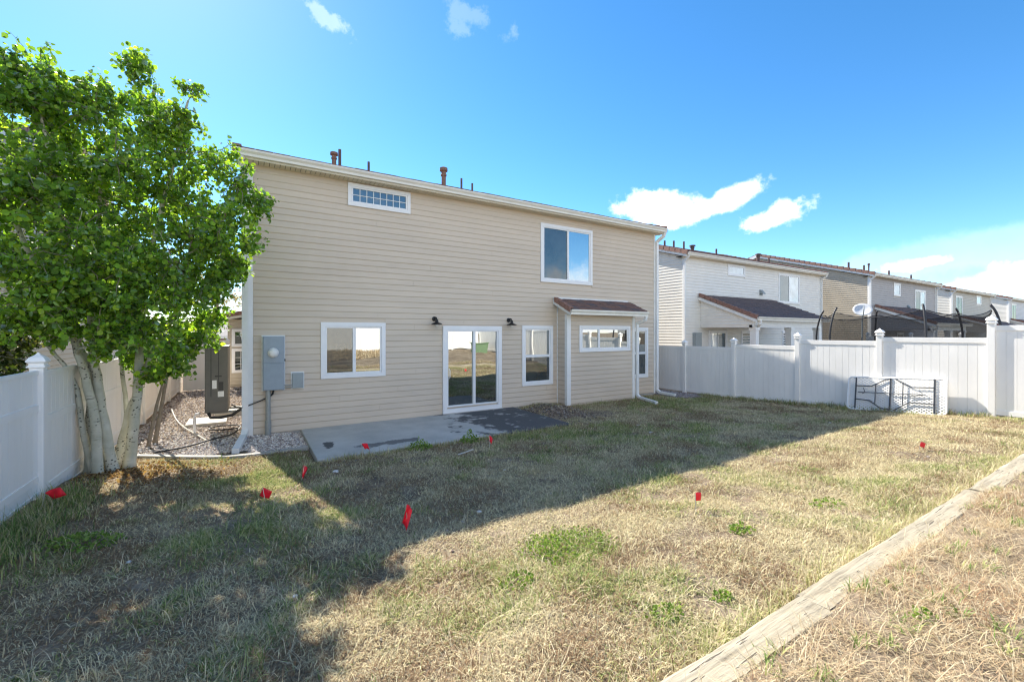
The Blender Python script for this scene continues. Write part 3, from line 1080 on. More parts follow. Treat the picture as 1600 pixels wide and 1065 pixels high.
# --- two more along the row
Y4 = 11.8
h4 = house_shell('sand_house', 51.2, 63.4, Y4, 'sand coloured house third along the row beyond the fence', M['siding_sand'], M['siding_cream'],
                 holes=[(52.4, 54.3, 3.6, 5.4), (58.6, 60.2, 4.9, 5.7)])
window(h4, 52.4, 54.3, 3.6, 5.4, Y4, [(0, 0.5, 0, 1, M['glass_dark']), (0.5, 1, 0, 1, M['glass_dark'])], proud=0.04, muntins=(1, 2))
window(h4, 58.6, 60.2, 4.9, 5.7, Y4, [(0, 1, 0, 1, M['glass_pale'])], proud=0.04)
patio_cover(h4, 52.3, 60, Y4, 8.8, 3.7, 2.6, (52.8, 56, 59.6), M['siding_sand'], M['tile_c'], nc=7)
eave_downspouts(h4, 51.2, 63.4, Y4)
h5 = house_shell('grey_house', 70.5, 83, Y4, 'pale grey house farthest along the row at the frame edge', M['siding_pale'], M['siding_cream'], holes=[(72, 74.2, 3.6, 5.4)])
window(h5, 72, 74.2, 3.6, 5.4, Y4, [(0, 0.5, 0, 1, M['glass_dark']), (0.5, 1, 0, 1, M['glass_blue'])], proud=0.04)
patio_cover(h5, 71.5, 79, Y4, 8.8, 3.7, 2.6, (72, 75, 78.6), M['siding_pale'], M['tile_c'], nc=7)
eave_downspouts(h5, 70.5, 83, Y4)
# --- house on the left, behind the aspen
h6 = house_shell('cream_house', -17.0, -4.6, 11.6, 'cream house beyond the left fence hidden behind the aspen leaves', M['siding_sand'], M['siding_sand'])
mb = MB()
for i in range(int(5.7 / 0.14)):
    za = 0.02 + i * 0.14
    mb.prism_y([(-4.6 + o, za + zz) for o, zz in lap(depth=0.02)], 11.62, 25.6)
mb.build('siding', M['siding_sand'], h6, kind='stuff')

# far house seen over the gate
fh = thing('far_house', (-6.5, 42, -0.6), 'low grey roofed house far behind the gate under the tan tree', 'house')
MB().box(-9.5, -1.2, 42, 48, -1.2, 1.9).build('wall', M['farwall'], fh)
mb = MB()
mb.prism_x([(41.5, 1.92), (45, 3.0), (48.5, 1.92)], -10, -0.8)
mb.build('roof', M['greyroof'], fh)
MB().box(-10.05, -0.75, 41.4, 41.49, 1.72, 1.95).build('fascia', M['trim'], fh)
window(fh, -2.4, -1.6, 0.4, 1.6, 42, [(0, 1, 0, 1, M['glass_dark'])], proud=0.05)

# ------------------------------------------------------------------ fences
CAP = [(0.082, 0), (0.082, 0.018), (0.066, 0.028), (0.066, 0.05), (0.088, 0.07), (0.084, 0.09), (0.062, 0.125), (0.022, 0.155), (0.004, 0.185)]
R2 = math.sqrt(2)
cap_mesh = MB().lathe([(r * R2, h) for r, h in CAP], 4, rot=math.pi / 4).mesh('cap', M['fence'])


class Fence:
    def __init__(self, name, axis, at, label, side):
        """axis 'y': runs along y at x = at; side: +1/-1, where the rails show"""
        self.axis, self.at, self.side = axis, at, side
        self.cache = {}
        self.root = thing(name, (0, 0, 0), label, 'fence', 'white vinyl fences')

    def bx(self, mb, s0, s1, n0, n1, z0, z1):
        if self.axis == 'y':
            mb.box(self.at + n0, self.at + n1, s0, s1, z0, z1)
        else:
            mb.box(s0, s1, self.at + n0, self.at + n1, z0, z1)
        return mb

    def ground(self, s):
        return g1(self.at, s) if self.axis == 'y' else g1(s, self.at)

    def post(self, s, zt):
        zb = self.ground(s) - 0.3
        p = self.bx(MB(), s - 0.063, s + 0.063, -0.063, 0.063, zb, zt).build('post', M['fence'], self.root, bevel=0.008)
        c = bpy.data.objects.new('cap', cap_mesh)
        COL.objects.link(c)
        c.parent = p
        c.location = (self.at, s, zt) if self.axis == 'y' else (s, self.at, zt)
        return p

    def panel(self, s0, s1, zt, rails, parts=True, gap=0.05, top=0.12, lean=0.0):
        a, b = s0 + 0.064, s1 - 0.064
        zb = min(self.ground(a), self.ground(b)) + gap
        n = max(1, int(round((b - a) / 0.152)))
        wd = (b - a) / n
        bz0, bz1 = zb + 0.02, zt - top * 0.6
        joined = MB()
        for k in range(n):
            c0, c1 = a + k * wd + 0.0035, a + (k + 1) * wd - 0.0035
            off = random.uniform(-0.0012, 0.0012)
            mb = MB()
            self.bx(mb, c0, c1, -0.011 + off, 0.011 + off, bz0, bz1)
            if parts:
                mb.build('board', M['fence'], self.root)
            else:
                joined.add(mb.v, mb.f)
        # tongue behind the joints
        self.bx(MB(), a, b, -0.004, 0.004, bz0 + 0.004, bz1 - 0.004).build('tongue', M['fence'], self.root)
        if not parts:
            joined.build('boards', M['fence'], self.root, kind='stuff')
        for r0, r1 in rails(zb, zt):
            self.bx(MB(), a - 0.004, b + 0.004, -0.024, 0.024, r0, r1).build('rail', M['fence'], self.root, bevel=0.005)


rf = Fence('vinyl_fence', 'y', 14.1, 'white vinyl fence stepping up along the right side of the yard', -1)
RR = lambda zb, zt: ((zt - 0.12, zt), (zb, zb + 0.11))
posts = [14.45, 12.45, 10.5, 8.56, 6.56, 4.59, 2.60, 0.62, -1.4, -3.4, -5.95]
tops = [1.68, 1.68, 1.70, 1.80, 1.98, 2.08, 2.36, 2.5, 2.65, 2.8]
for i, (a, b) in enumerate(zip(posts, posts[1:])):
    rf.panel(b, a, tops[i], RR, parts=1 <= i <= 6)
for i, s in enumerate(posts):
    t = max(tops[max(i - 1, 0)], tops[min(i, len(tops) - 1)])
    rf.post(s, t + (0.05 if i != 6 else 0.05))
lf = Fence('vinyl_fence', 'y', -2.2, 'weathered white vinyl fence along the left side behind the aspen trunks', 1)
RL = lambda zb, zt: ((zt - 0.05, zt), (zb + 1.02, zb + 1.11), (zb + 0.15, zb + 0.24), (zb, zb + 0.04))
lp = [20.0, 17.65, 15.65, 13.65, 11.65, 9.62, 7.55, 5.5, 3.45, 1.4, -0.6, -2.6, -4.4, -5.95]
lt = [1.68, 1.68, 1.68, 1.68, 1.69, 1.72, 1.74, 1.80, 1.95, 2.1, 2.3, 2.5, 2.7]
for i, (a, b) in enumerate(zip(lp, lp[1:])):
    lf.panel(b, a, lt[i], RL, parts=2 <= i <= 7, top=0.05)
for i, s in enumerate(lp):
    lf.post(s, max(lt[max(i - 1, 0)], lt[min(i, len(lt) - 1)]) + 0.035)
gf = Fence('vinyl_fence', 'x', 20.0, 'short cream fence panel closing the far end of the gravel side yard', -1)
gf.panel(-2.13, -0.75, 1.78, RR, parts=True)
gf.post(-0.69, 1.8)
bf = Fence('vinyl_fence', 'x', -6.0, 'white vinyl fence along the top of the slope behind the yard', 1)
bp = list(np.linspace(-2.1, 14.0, 9))
for a, b in zip(bp, bp[1:]):
    bf.panel(a, b, 2.85, RR, parts=False)
for s in bp[1:-1]:
    bf.post(s, 2.9)
nf = Fence('vinyl_fence', 'y', 32.0, 'distant white fence between the white and taupe houses', -1)
np_ = [11.0, 9.0, 7.0, 5.0, 3.0, 1.0]
for a, b in zip(np_, np_[1:]):
    nf.panel(b, a, 1.95, RR, parts=False)
for s in np_:
    nf.post(s, 2.05)

# ------------------------------------------------------------------ things on the house
mt = thing('meter_box', (0.465, YW, 1.55), 'tall grey electric meter box on the beige wall beside the corner', 'meter box')
MB().box(0.24, 0.69, YW - 0.03, YW - 0.016, 0.945, 2.145).build('caulk_border', M['trim'], mt)
MB().box(0.262, 0.668, YW - 0.17, YW - 0.031, 0.965, 2.12).build('cabinet', M['meter'], mt, bevel=0.008)
MB().box(0.275, 0.655, YW - 0.185, YW - 0.171, 0.985, 1.535).build('lower_cover', M['meter'], mt, bevel=0.004)
MB().box(0.275, 0.655, YW - 0.181, YW - 0.171, 1.555, 2.1).build('upper_cover', M['meter'], mt, bevel=0.004)
MB().lathe([(0.105, 0), (0.105, 0.03), (0.088, 0.035), (0.085, 0.09), (0.07, 0.115), (0.02, 0.125)], 20, (0.455, YW - 0.181, 1.77), 'y').build('meter_dial', M['dome'], mt, smooth=True)
MB().box(0.669, 0.69, YW - 0.14, YW - 0.1, 1.58, 1.63).build('latch', M['black'], mt)
MB().tube([(0.36, YW - 0.09, 0.966), (0.36, YW - 0.09, 0.30)], 0.048, 12).tube([(0.36, YW - 0.09, 0.32), (0.36, YW - 0.09, -0.1)], 0.06, 12).build('conduit', M['steel'], mt)
MB().tube([(0.47, YW - 0.06, 0.966), (0.45, YW - 0.06, 0.88), (0.40, YW - 0.05, 0.83)], 0.018, 8).build('cable_elbow', M['rubber'], mt)
jb = thing('junction_box', (0.935, YW, 1.14), 'small grey junction box right of the tall meter box', 'junction box')
MB().box(0.80, 1.07, YW - 0.03, YW - 0.016, 0.955, 1.335).build('caulk_border', M['trim'], jb)
MB().box(0.825, 1.045, YW - 0.11, YW - 0.031, 0.98, 1.31).build('cover', M['meter2'], jb, bevel=0.006)
for z in (1.0, 1.05):
    MB().tube([(0.67, YW - 0.07, z), (0.824, YW - 0.07, z)], 0.012, 8).build('conduit', M['steel'], jb)
solo(MB().tube([(0.40, 10.63, 0.83), (0.2, 10.62, 0.74), (0.0, 10.6, 0.67), (-0.12, 10.58, 0.64), (-0.2, 10.75, 0.62), (-0.3, 11.0, 0.66)], 0.013, 8), 'cable',
     M['rubber'], 'thin black cable drooping from meter box round the house corner', 'cable', (0.0, 10.6, 0.67))
for x, lb in ((4.15, 'black barn wall light left of the sliding door'), (6.42, 'black barn wall light right of the sliding door')):
    wl = thing('wall_light', (x, YW - 0.016, 2.52), lb, 'wall light', 'black barn wall lights')
    MB().lathe([(0.062, 0), (0.062, 0.022), (0.03, 0.03)], 16, (x, YW - 0.016, 2.56), 'y').build('mount', M['black'], wl, smooth=False)
    MB().tube([(x, YW - 0.04, 2.56), (x, YW - 0.12, 2.6), (x, YW - 0.18, 2.585), (x, YW - 0.2, 2.52)], 0.016, 8).build('arm', M['black'], wl, smooth=True)
    MB().lathe([(0.145, 0), (0.15, 0.004), (0.12, 0.03), (0.055, 0.055), (0.04, 0.075), (0.036, 0.13), (0.02, 0.14)], 20, (x, YW - 0.2, 2.41)).build('shade', M['black'], wl)
    MB().lathe([(0.02, -0.035), (0.045, -0.025), (0.05, 0.0), (0.03, 0.012)], 14, (x, YW - 0.2, 2.405)).build('bulb', M['bulb'], wl, smooth=True)

# heat pump on brackets by the house side
hp = thing('heat_pump', (-0.55, 11.2, 0.47), 'tall dark grey outdoor heat pump cabinet beside the house corner', 'heat pump')
ax0, ax1, ay0, ay1, az0, az1 = -0.79, -0.37, 11.2, 12.15, 0.48, 1.9
MB().box(ax0, ax1, ay0, ay1, az0, az1).build('cabinet', M['hvac'], hp, bevel=0.02)
MB().box(ax0 - 0.015, ax1 + 0.012, ay0 - 0.012, ay1 + 0.012, az1 - 0.02, az1 + 0.012).build('lid', M['hvac'], hp, bevel=0.008)
for xx in (ax0 + 0.11, ax0 + 0.245):
    MB().box(xx - 0.006, xx + 0.006, ay0 - 0.003, ay0 + 0.01, az0 + 0.35, az1 - 0.03).build('groove', M['hvac_d'], hp)
MB().box(ax0 + 0.02, ax1 - 0.02, ay0 - 0.008, ay0 + 0.01, az0 + 0.015, az0 + 0.3).build('service_cover', M['hvac'], hp, bevel=0.006)
MB().box(ax0 + 0.18, ax0 + 0.30, ay0 - 0.006, ay0 + 0.01, az0 + 0.77, az0 + 0.80).build('handle_slot', M['hvac_d'], hp)
MB().box(ax0 + 0.13, ax0 + 0.21, ay0 - 0.005, ay0 + 0.01, az0 + 0.52, az0 + 0.70).build('sticker', M['sticker'], hp)
MB().box(ax0 + 0.23, ax0 + 0.34, ay0 - 0.005, ay0 + 0.01, az0 + 0.34, az0 + 0.46).build('sticker', M['sticker'], hp)
MB().box(ax0 + 0.24, ax0 + 0.33, ay0 - 0.004, ay0 + 0.01, az0 + 0.47, az0 + 0.66).build('sticker', M['hvac_d'], hp)
for yy in (11.4, 11.95):
    MB().box(ax0 + 0.05, -0.022, yy - 0.02, yy + 0.02, az0 - 0.05, az0 - 0.001).box(-0.06, -0.022, yy - 0.02, yy + 0.02, az0 - 0.4, az0 - 0.051).build('bracket', M['steel'], hp)
MB().tube([(-0.72, 11.14, 0.50), (-0.68, 11.12, 0.40), (-0.5, 11.1, 0.39), (-0.3, 11.1, 0.42), (-0.15, 11.2, 0.52), (-0.06, 11.3, 0.6)], 0.032, 8).build('insulated_pipe', M['rubber'], hp, smooth=True)

# hoses, pad and pipe stub in the gravel
solo(MB().box(-1.25, -0.45, 12.4, 13.3, -0.1, 0.07), 'paving_slab', M['pad'], 'pale concrete slab lying in the side yard gravel below the heat pump', 'slab', (-0.85, 12.85, 0), bevel=0.01)
solo(MB().box(-0.75, -0.1, 13.6, 14.3, -0.1, 0.09), 'paving_slab', M['pad'], 'small pale slab in the gravel close to the house wall', 'slab', (-0.4, 13.95, 0), bevel=0.01)
solo(MB().tube([(-1.0, 11.6, -0.05), (-1.0, 11.6, 0.36), (-0.97, 11.58, 0.42), (-0.9, 11.55, 0.44)], 0.03, 8), 'drain_pipe', M['frame'], 'white plastic pipe stub standing up from the gravel', 'pipe', (-1.0, 11.6, 0))


def spline(pts, n=6):
    pts = [Vector(p) for p in pts]
    out = []
    for i in range(len(pts) - 1):
        p0, p1, p2, p3 = pts[max(i - 1, 0)], pts[i], pts[i + 1], pts[min(i + 2, len(pts) - 1)]
        for k in range(n):
            t = k / n
            out.append(0.5 * ((2 * p1) + (p2 - p0) * t + (2 * p0 - 5 * p1 + 4 * p2 - p3) * t * t + (3 * p1 - p0 - 3 * p2 + p3) * t ** 3))
    out.append(pts[-1])
    return out


hz = 0.05
solo(MB().tube(spline([(-1.45, 9.95, hz), (-1.0, 10.15, hz), (-0.6, 10.45, hz + .03), (-0.3, 10.9, hz), (-0.15, 11.4, hz + .04), (-0.25, 11.9, hz), (-0.6, 12.0, hz), (-0.75, 11.7, hz), (-0.5, 11.4, hz + .02), (-0.2, 11.25, 0.1)]), 0.016, 6),
     'hose', M['rubber'], 'black hose looped on the gravel beside the house corner', 'hose', (-0.6, 10.5, hz))
solo(MB().tube(spline([(-1.85, 15.4, hz), (-1.55, 13.6, hz), (-1.25, 12.2, hz + .02), (-0.95, 11.3, hz), (-0.72, 10.55, hz)]), 0.014, 6),
     'hose', M['pad'], 'pale hose running along the gravel side yard', 'hose', (-1.2, 12, hz))
mb = MB()
ep = spline([(-2.1, 10.15, 0), (-1.62, 9.94, 0), (-1.0, 9.5, 0), (-0.56, 9.22, 0), (-0.22, 9.06, 0), (0.3, 9.0, 0), (0.97, 9.06, 0)], 3)
for a, b in zip(ep, ep[1:]):
    d = (b - a).normalized()
    s_ = Vector((-d.y, d.x, 0)) * 0.055
    za, zb2 = max(g1(a.x, a.y), 0) + 0.035, max(g1(b.x, b.y), 0) + 0.035
    q = [a - s_, a + s_, b + s_, b - s_]
    mb.add([(p.x, p.y, -0.1) for p in q] + [(p.x, p.y, z) for p, z in zip(q, (za, za, zb2, zb2))],
           [(0, 3, 2, 1), (4, 5, 6, 7), (0, 1, 5, 4), (1, 2, 6, 5), (2, 3, 7, 6), (3, 0, 4, 7)])
structure(mb.build('garden_kerb', M['kerb']))

# ------------------------------------------------------------------ folding table on the fence
tb = thing('folding_table', (13.72, 4.2, g1(13.72, 4.2) + 0.01), 'white folding table tipped on edge against the right fence, dark legs folded', 'table')
TL, TH = 1.92, 0.86
Rt = Matrix.Rotation(math.radians(-3.6), 4, 'X') @ Matrix.Rotation(math.radians(17), 4, 'Y')
# local frame: u along -y, v up the tilted board, n out of the fence (-x)


def tpt(u, v, n=0.0):
    p = Vector((-n, -(u - 0.5) * TL, v * TH))
    p = Rt @ p
    return Vector(tb.location) + p


def tbar(mb, a, b, wd, n0, n1):
    a, b = Vector(a[:2]), Vector(b[:2])
    d = Vector(((b.x - a.x) * TL, (b.y - a.y) * TH)).normalized()
    s_ = Vector((-d.y / TL, d.x / TH)) * wd / 2
    q = [a - s_, a + s_, b + s_, b - s_]
    mb.add([tpt(p.x, p.y, n0) for p in q] + [tpt(p.x, p.y, n1) for p in q], [(0, 3, 2, 1), (4, 5, 6, 7), (0, 1, 5, 4), (1, 2, 6, 5), (2, 3, 7, 6), (3, 0, 4, 7)])


mb = MB()
cr = 0.03
ring = [(cr, 0), (1 - cr, 0), (1, cr * 2), (1, 1 - cr * 2), (1 - cr, 1), (cr, 1), (0, 1 - cr * 2), (0, cr * 2)]
for a, b in zip(ring, ring[1:] + ring[:1]):
    tbar(mb, (a[0], a[1], 0), (b[0], b[1], 0), 0.035, -0.028, 0.028)
mb.build('rim', M['table'], tb)
mb = MB()
sp = 0.066
k = -40
for sgn in (1, -1):
    for k in range(-50, 80):
        c0 = k * sp
        pts = []
        # line v*TH = sgn*0.75*(u*TL) + c0
        for u in (0.01, 0.99):
            pts.append((u, (sgn * 0.75 * u * TL + c0) / TH))
        for v in (0.015, 0.985):
            pts.append(((v * TH - c0) / (sgn * 0.75) / TL, v))
        ins = [p for p in pts if 0.0099 <= p[0] <= 0.9901 and 0.0149 <= p[1] <= 0.9851]
        if len(ins) >= 2:
            ins.sort()
            a, b = ins[0], ins[-1]
            if abs(a[0] - b[0]) > 0.01:
                tbar(mb, (*a, 0), (*b, 0), 0.02, 0.001 if sgn == 1 else 0.002, 0.014 if sgn == 1 else 0.015)
mb.build('tabletop_lattice', M['table'], tb, kind='stuff')

def tleg(pts, r=0.013, nn=0.034, name='leg'):
    MB().tube([tpt(u, v, nn) for u, v in pts], r, 8).build(name, M['table_leg'], tb)


tleg([(0.09, 0.02), (0.09, 0.98)], 0.017, name='cross_bar')
tleg([(0.467, 0.02), (0.467, 0.98)], 0.019, name='cross_bar')
tleg([(0.897, 0.02), (0.897, 0.98)], 0.019, name='cross_bar')
tleg([(0.09, 0.72), (0.27, 0.72), (0.42, 0.93), (0.467, 0.95)], nn=0.05)
tleg([(0.09, 0.31), (0.25, 0.28), (0.37, 0.07), (0.467, 0.04)], nn=0.05)
tleg([(0.52, 0.95), (0.69, 0.72), (0.897, 0.73)], nn=0.055)
tleg([(0.52, 0.04), (0.66, 0.28), (0.897, 0.27)], nn=0.055)
tleg([(0.12, 0.52), (0.82, 0.52)], 0.009, 0.06, 'brace')
tleg([(0.315, 0.2), (0.315, 0.80)], 0.011, 0.062, 'brace')
tleg([(0.60, 0.2), (0.60, 0.84)], 0.011, 0.062, 'brace')
tleg([(0.65, 0.45), (0.80, 0.52), (0.76, 0.62)], 0.008, 0.058, 'brace')
tleg([(0.18, 0.66), (0.2, 0.52), (0.17, 0.48)], 0.008, 0.058, 'brace')

# ------------------------------------------------------------------ trampoline and dish behind the fence
tr = thing('trampoline', (17.95, 5.4, 0), 'round trampoline with sagging black safety net behind the right fence', 'trampoline')
TC, TRr = Vector((17.95, 5.4, 0)), 2.15
ring_ = [(TC.x + (TRr - 0.15) * math.cos(t), TC.y + (TRr - 0.15) * math.sin(t), 0.85) for t in np.linspace(0, 2 * math.pi, 33)]
MB().tube(ring_, 0.03, 8).build('frame_ring', M['tramp'], tr)
nseg, npole = 72, 6
ph = 0.56
mb = MB()
top_v, bot_v = [], []
for k in range(nseg):
    t = 2 * math.pi * k / nseg
    sag = abs(math.sin((t - ph) * npole / 2))
    r = TRr - 0.05 - 0.12 * sag ** 0.7
    top_v.append((TC.x + r * math.cos(t), TC.y + r * math.sin(t), 2.9 - 0.24 * sag ** 0.6))
    bot_v.append((TC.x + (TRr - 0.2) * math.cos(t), TC.y + (TRr - 0.2) * math.sin(t), 0.85))
mb.add(top_v + bot_v, [(k, (k + 1) % nseg, (k + 1) % nseg + nseg, k + nseg) for k in range(nseg)])
mb.build('safety_net', M['net'], tr)
MB().tube(top_v + top_v[:1], 0.013, 6).build('net_rope', M['tramp'], tr)
for k in range(npole):
    t = ph + 2 * math.pi * k / npole
    c, s_ = math.cos(t), math.sin(t)
    pts = [(TC.x + r * c, TC.y + r * s_, z) for r, z in ((TRr, -0.05), (TRr, 0.9), (TRr + 0.12, 1.6), (TRr + 0.13, 2.2), (TRr + 0.02, 2.75), (TRr - 0.1, 3.0))]
    MB().tube(spline(pts, 4), 0.03, 8).build('pole', M['tramp'], tr, smooth=True)
mat_ = MB().lathe([(TRr - 0.2, 0.845), (TRr - 0.2, 0.855)], 32, (TC.x, TC.y, 0))
mat_.build('jumping_mat', M['rubber'], tr)
sd = thing('satellite_dish', (23.2, 8.3, 0), 'white satellite dish on a mast between the patio cover and trampoline', 'satellite dish')
dm = MB()
prof = [(0.001, 0.0), (0.13, 0.01), (0.25, 0.038), (0.345, 0.078), (0.35, 0.066), (0.25, 0.025), (0.13, -0.006), (0.001, -0.018)]
dm.lathe(prof, 24)
dv = Matrix.Translation((23.15, 8.15, 3.18)) @ Matrix.Rotation(math.radians(205), 4, 'Z') @ Matrix.Rotation(math.radians(52), 4, 'Y')
dm.v = [tuple(dv @ Vector(p)) for p in dm.v]
dm.build('reflector', M['dish'], sd, smooth=True)
MB().tube([(23.4, 8.25, 0), (23.4, 8.25, 2.7), (23.28, 8.2, 3.1)], 0.03, 8).build('mast', M['meter2'], sd)
MB().tube([dv @ Vector((0.36, 0, 0.05)), dv @ Vector((0.3, 0, 0.45)), dv @ Vector((0.12, 0, 0.5))], 0.02, 8).build('feed_arm', M['meter2'], sd)

gb = thing('utility_box', (13.0, -4.0, g1(13, -4)), 'green metal utility box on the slope behind the yard', 'utility box')
MB().box(12.5, 13.5, -4.4, -3.6, g1(13, -4) - 0.1, g1(13, -4) + 0.62).build('cabinet', M['greenbox'], gb, bevel=0.02)
MB().box(12.46, 13.54, -4.44, -3.56, g1(13, -4) + 0.621, g1(13, -4) + 0.68).build('lid', M['greenbox'], gb, bevel=0.01)

# ------------------------------------------------------------------ landscape timbers
jx = [-4.2, -0.62, 2.95, 6.5, 10.05, 13.7]
lbs = ['landscape timber just out of frame at the left end of the row', 'cracked landscape timber at the bottom edge, nearest the viewer', 'weathered landscape timber second along the lawn edge', 'landscape timber third along, half buried in straw', 'last landscape timber running up to the right fence']
for i, (a, b) in enumerate(zip(jx, jx[1:])):
    yc = 1.28 + (0.015, -0.012, 0.01, -0.008, 0.012)[i]
    zc = 0.455 + (0, 0.004, -0.01, 0.006, -0.004)[i]
    n = 40
    vs, fs = [], []
    sec = [(-0.11, -0.1), (-0.11, 0.075), (-0.085, 0.1), (0.085, 0.1), (0.11, 0.075), (0.11, -0.1)]
    for k in range(n + 1):
        x = a + 0.012 + (b - a - 0.024) * k / n
        for j, (yy, zz) in enumerate(sec):
            wob = (vnoise(x, j * 3.1 + i, 0.35, 4) - 0.5) * 0.028
            w2 = (vnoise(x, j * 5.1 + i, 0.12, 6) - 0.5) * 0.014
            vs.append((x, yc + yy + float(wob), zc + zz + float(w2)))
    for k in range(n):
        for j in range(6):
            j2 = (j + 1) % 6
            fs.append((k * 6 + j, (k + 1) * 6 + j, (k + 1) * 6 + j2, k * 6 + j2))
    fs.append(tuple(range(5, -1, -1)))
    fs.append(tuple(n * 6 + j for j in range(6)))
    mb = MB()
    mb.add(vs, fs)
    solo(mb, 'landscape_timber', M['timber'], lbs[i], 'timber', ((a + b) / 2, yc, zc - 0.1), 'timbers edging the lawn')

# ------------------------------------------------------------------ survey flags
FL = [(-2.0, 6.9, 'fallen open beside the left fence post', 0.2, (0.9, 0.5), 0.15, 0.13),
      (0.19, 6.2, 'in the dappled lawn near the aspen shadow', 0.17, (0.3, 0.2), 0.14, 0.12),
      (0.66, 7.0, 'half furled at the patio corner', 0.2, (1.2, 1.2), 0.09, 0.18),
      (1.7, 7.72, 'at the patio front edge over the tar stain', 0.24, (0.7, 0.9), 0.10, 0.13),
      (1.4, 4.35, 'drooping tall in the house shadow, mid lawn', 0.3, (0.9, 1.0), 0.10, 0.22),
      (3.85, 7.1, 'in front of the sliding door at the patio', 0.22, (0.5, 0.9), 0.08, 0.12),
      (4.0, 2.84, 'in the sunlit lawn near the timber edging', 0.2, (0.2, 0.3), 0.10, 0.10),
      (8.95, 2.43, 'in the far sunlit lawn before the folding table', 0.15, (0.2, 0.2), 0.14, 0.09)]
ROLL = [-0.6, 0.35, 0.3, -0.5, 0.25, 0.1, -0.15, 0.25]
for i, (x, y, wh, hh, (fold, droop), fw, fhh) in enumerate(FL):
    fw, fhh = fw * 0.88, fhh * 0.88
    z = g1(x, y)
    fl = thing('marker_flag', (x, y, z), 'small red marker flag ' + wh, 'flag', 'red survey flags in the lawn')
    rd = random.Random(i)
    lean = Vector((rd.uniform(-0.05, 0.05), rd.uniform(-0.05, 0.05), 0))
    base, topp = Vector((x, y, z - 0.05)), Vector((x, y, z + hh)) + lean
    MB().tube([base, topp], 0.0042, 5).build('stake', M['wire'], fl)
    vs, fs = [], []
    nu, nv = 6, 4
    az = rd.uniform(-0.5, 0.6)
    dirv = Vector((math.cos(az), -math.sin(az), 0))
    for u in range(nu + 1):
        for v in range(nv + 1):
            fu, fv = u / nu, v / nv
            p = topp - Vector((0, 0, 1)) * (fhh * fv)
            p = p + dirv * (fw * fu * (1 - 0.35 * droop * fu * fv)) + Vector((0, 0, -1)) * (droop * 0.07 * fu * fu)
            p = p + Vector((-dirv.y, dirv.x, 0)) * (0.025 * fold * math.sin(fu * 5 + fv * 2 + i))
            p = topp + Matrix.Rotation(ROLL[i], 3, Vector((-dirv.y, dirv.x, 0))) @ (p - topp)
            vs.append(p)
    for u in range(nu):
        for v in range(nv):
            q = u * (nv + 1) + v
            fs.append((q, q + 1, q + nv + 2, q + nv + 1))
    mb = MB()
    mb.add(vs, fs)
    ob = mb.build('flag', M['flag'], fl, smooth=True)
    sm = ob.modifiers.new('thick', 'SOLIDIFY')
    sm.thickness = 0.0015

# ------------------------------------------------------------------ gravel


def stones(n, area, size, colf, name, zoff=0.0):
    """many low stones as one mesh; area(n) -> x, y arrays"""
    x, y = area(n)
    n = len(x)
    s = size * rng.uniform(0.6, 1.5, n)
    oct_ = np.array([[1, 0, 0], [-1, 0, 0], [0, 1, 0], [0, -1, 0], [0, 0, 1], [0, 0, -1]], float)
    tri = np.array([[0, 2, 4], [2, 1, 4], [1, 3, 4], [3, 0, 4], [2, 0, 5], [1, 2, 5], [3, 1, 5], [0, 3, 5]])
    v = oct_[None] * rng.uniform(0.65, 1.15, (n, 6, 1))
    v[:, :, 2] *= 0.7
    a = rng.uniform(0, 2 * np.pi, n)
    ca, sa = np.cos(a)[:, None], np.sin(a)[:, None]
    tl = rng.uniform(-0.5, 0.5, (n, 1))
    vx, vy, vz = v[:, :, 0], v[:, :, 1], v[:, :, 2]
    vz = vz + vx * tl
    X = (vx * ca - vy * sa) * s[:, None] + x[:, None]
    Y = (vx * sa + vy * ca) * s[:, None] + y[:, None]
    Z = vz * s[:, None] + (gz(x, y) + zoff + s * 0.25)[:, None]
    V = np.stack([X, Y, Z], 2).reshape(-1, 3)
    T = (tri[None] + (np.arange(n) * 6)[:, None, None]).reshape(-1, 3)
    C = np.repeat(colf(n), 6, 0)
    ob = bpy.data.objects.new(name, np_mesh(name, V, T, M['gravel'], C))
    COL.objects.link(ob)
    ob['kind'] = 'stuff'
    return ob


def side_area(n):
    x = rng.uniform(-2.1, -0.0, n)
    y = 9.4 + 11.0 * rng.random(n) ** 1.5
    edge = np.interp(x, [-2.1, -1.62, -1.0, -0.56, -0.22, 0.3, 1.0], [10.2, 9.98, 9.55, 9.27, 9.1, 9.05, 9.1])
    x2, y2 = rng.uniform(0, 1.0, n // 5), rng.uniform(9.1, 10.68, n // 5)
    ok = y > edge
    return np.concatenate([x[ok], x2]), np.concatenate([y[ok], y2])


def warm(n):
    pal = np.array([[0.46, 0.40, 0.34], [0.52, 0.46, 0.40], [0.34, 0.27, 0.23], [0.28, 0.26, 0.26], [0.58, 0.54, 0.49], [0.22, 0.18, 0.16]])
    return pal[rng.integers(0, len(pal), n)] * rng.uniform(1.0, 1.5, (n, 1))


def greyish(n):
    pal = np.array([[0.26, 0.24, 0.25], [0.34, 0.31, 0.31], [0.20, 0.17, 0.17], [0.42, 0.40, 0.39], [0.30, 0.22, 0.19]])
    return pal[rng.integers(0, len(pal), n)] * rng.uniform(0.8, 1.15, (n, 1))


stones(13000, side_area, 0.021, warm, 'gravel', 0.02)


def right_area(n):
    x = rng.uniform(12.72, 14.0, n)
    y = rng.uniform(8.9, 13.5, n)
    ok = (y > 9.6 + 0.8 * (fnoise(x, y, 0.5, 8) - 0.5) - (x - 12.7) * 0.5)
    return x[ok], y[ok]


stones(3200, right_area, 0.024, greyish, 'gravel', 0.0)


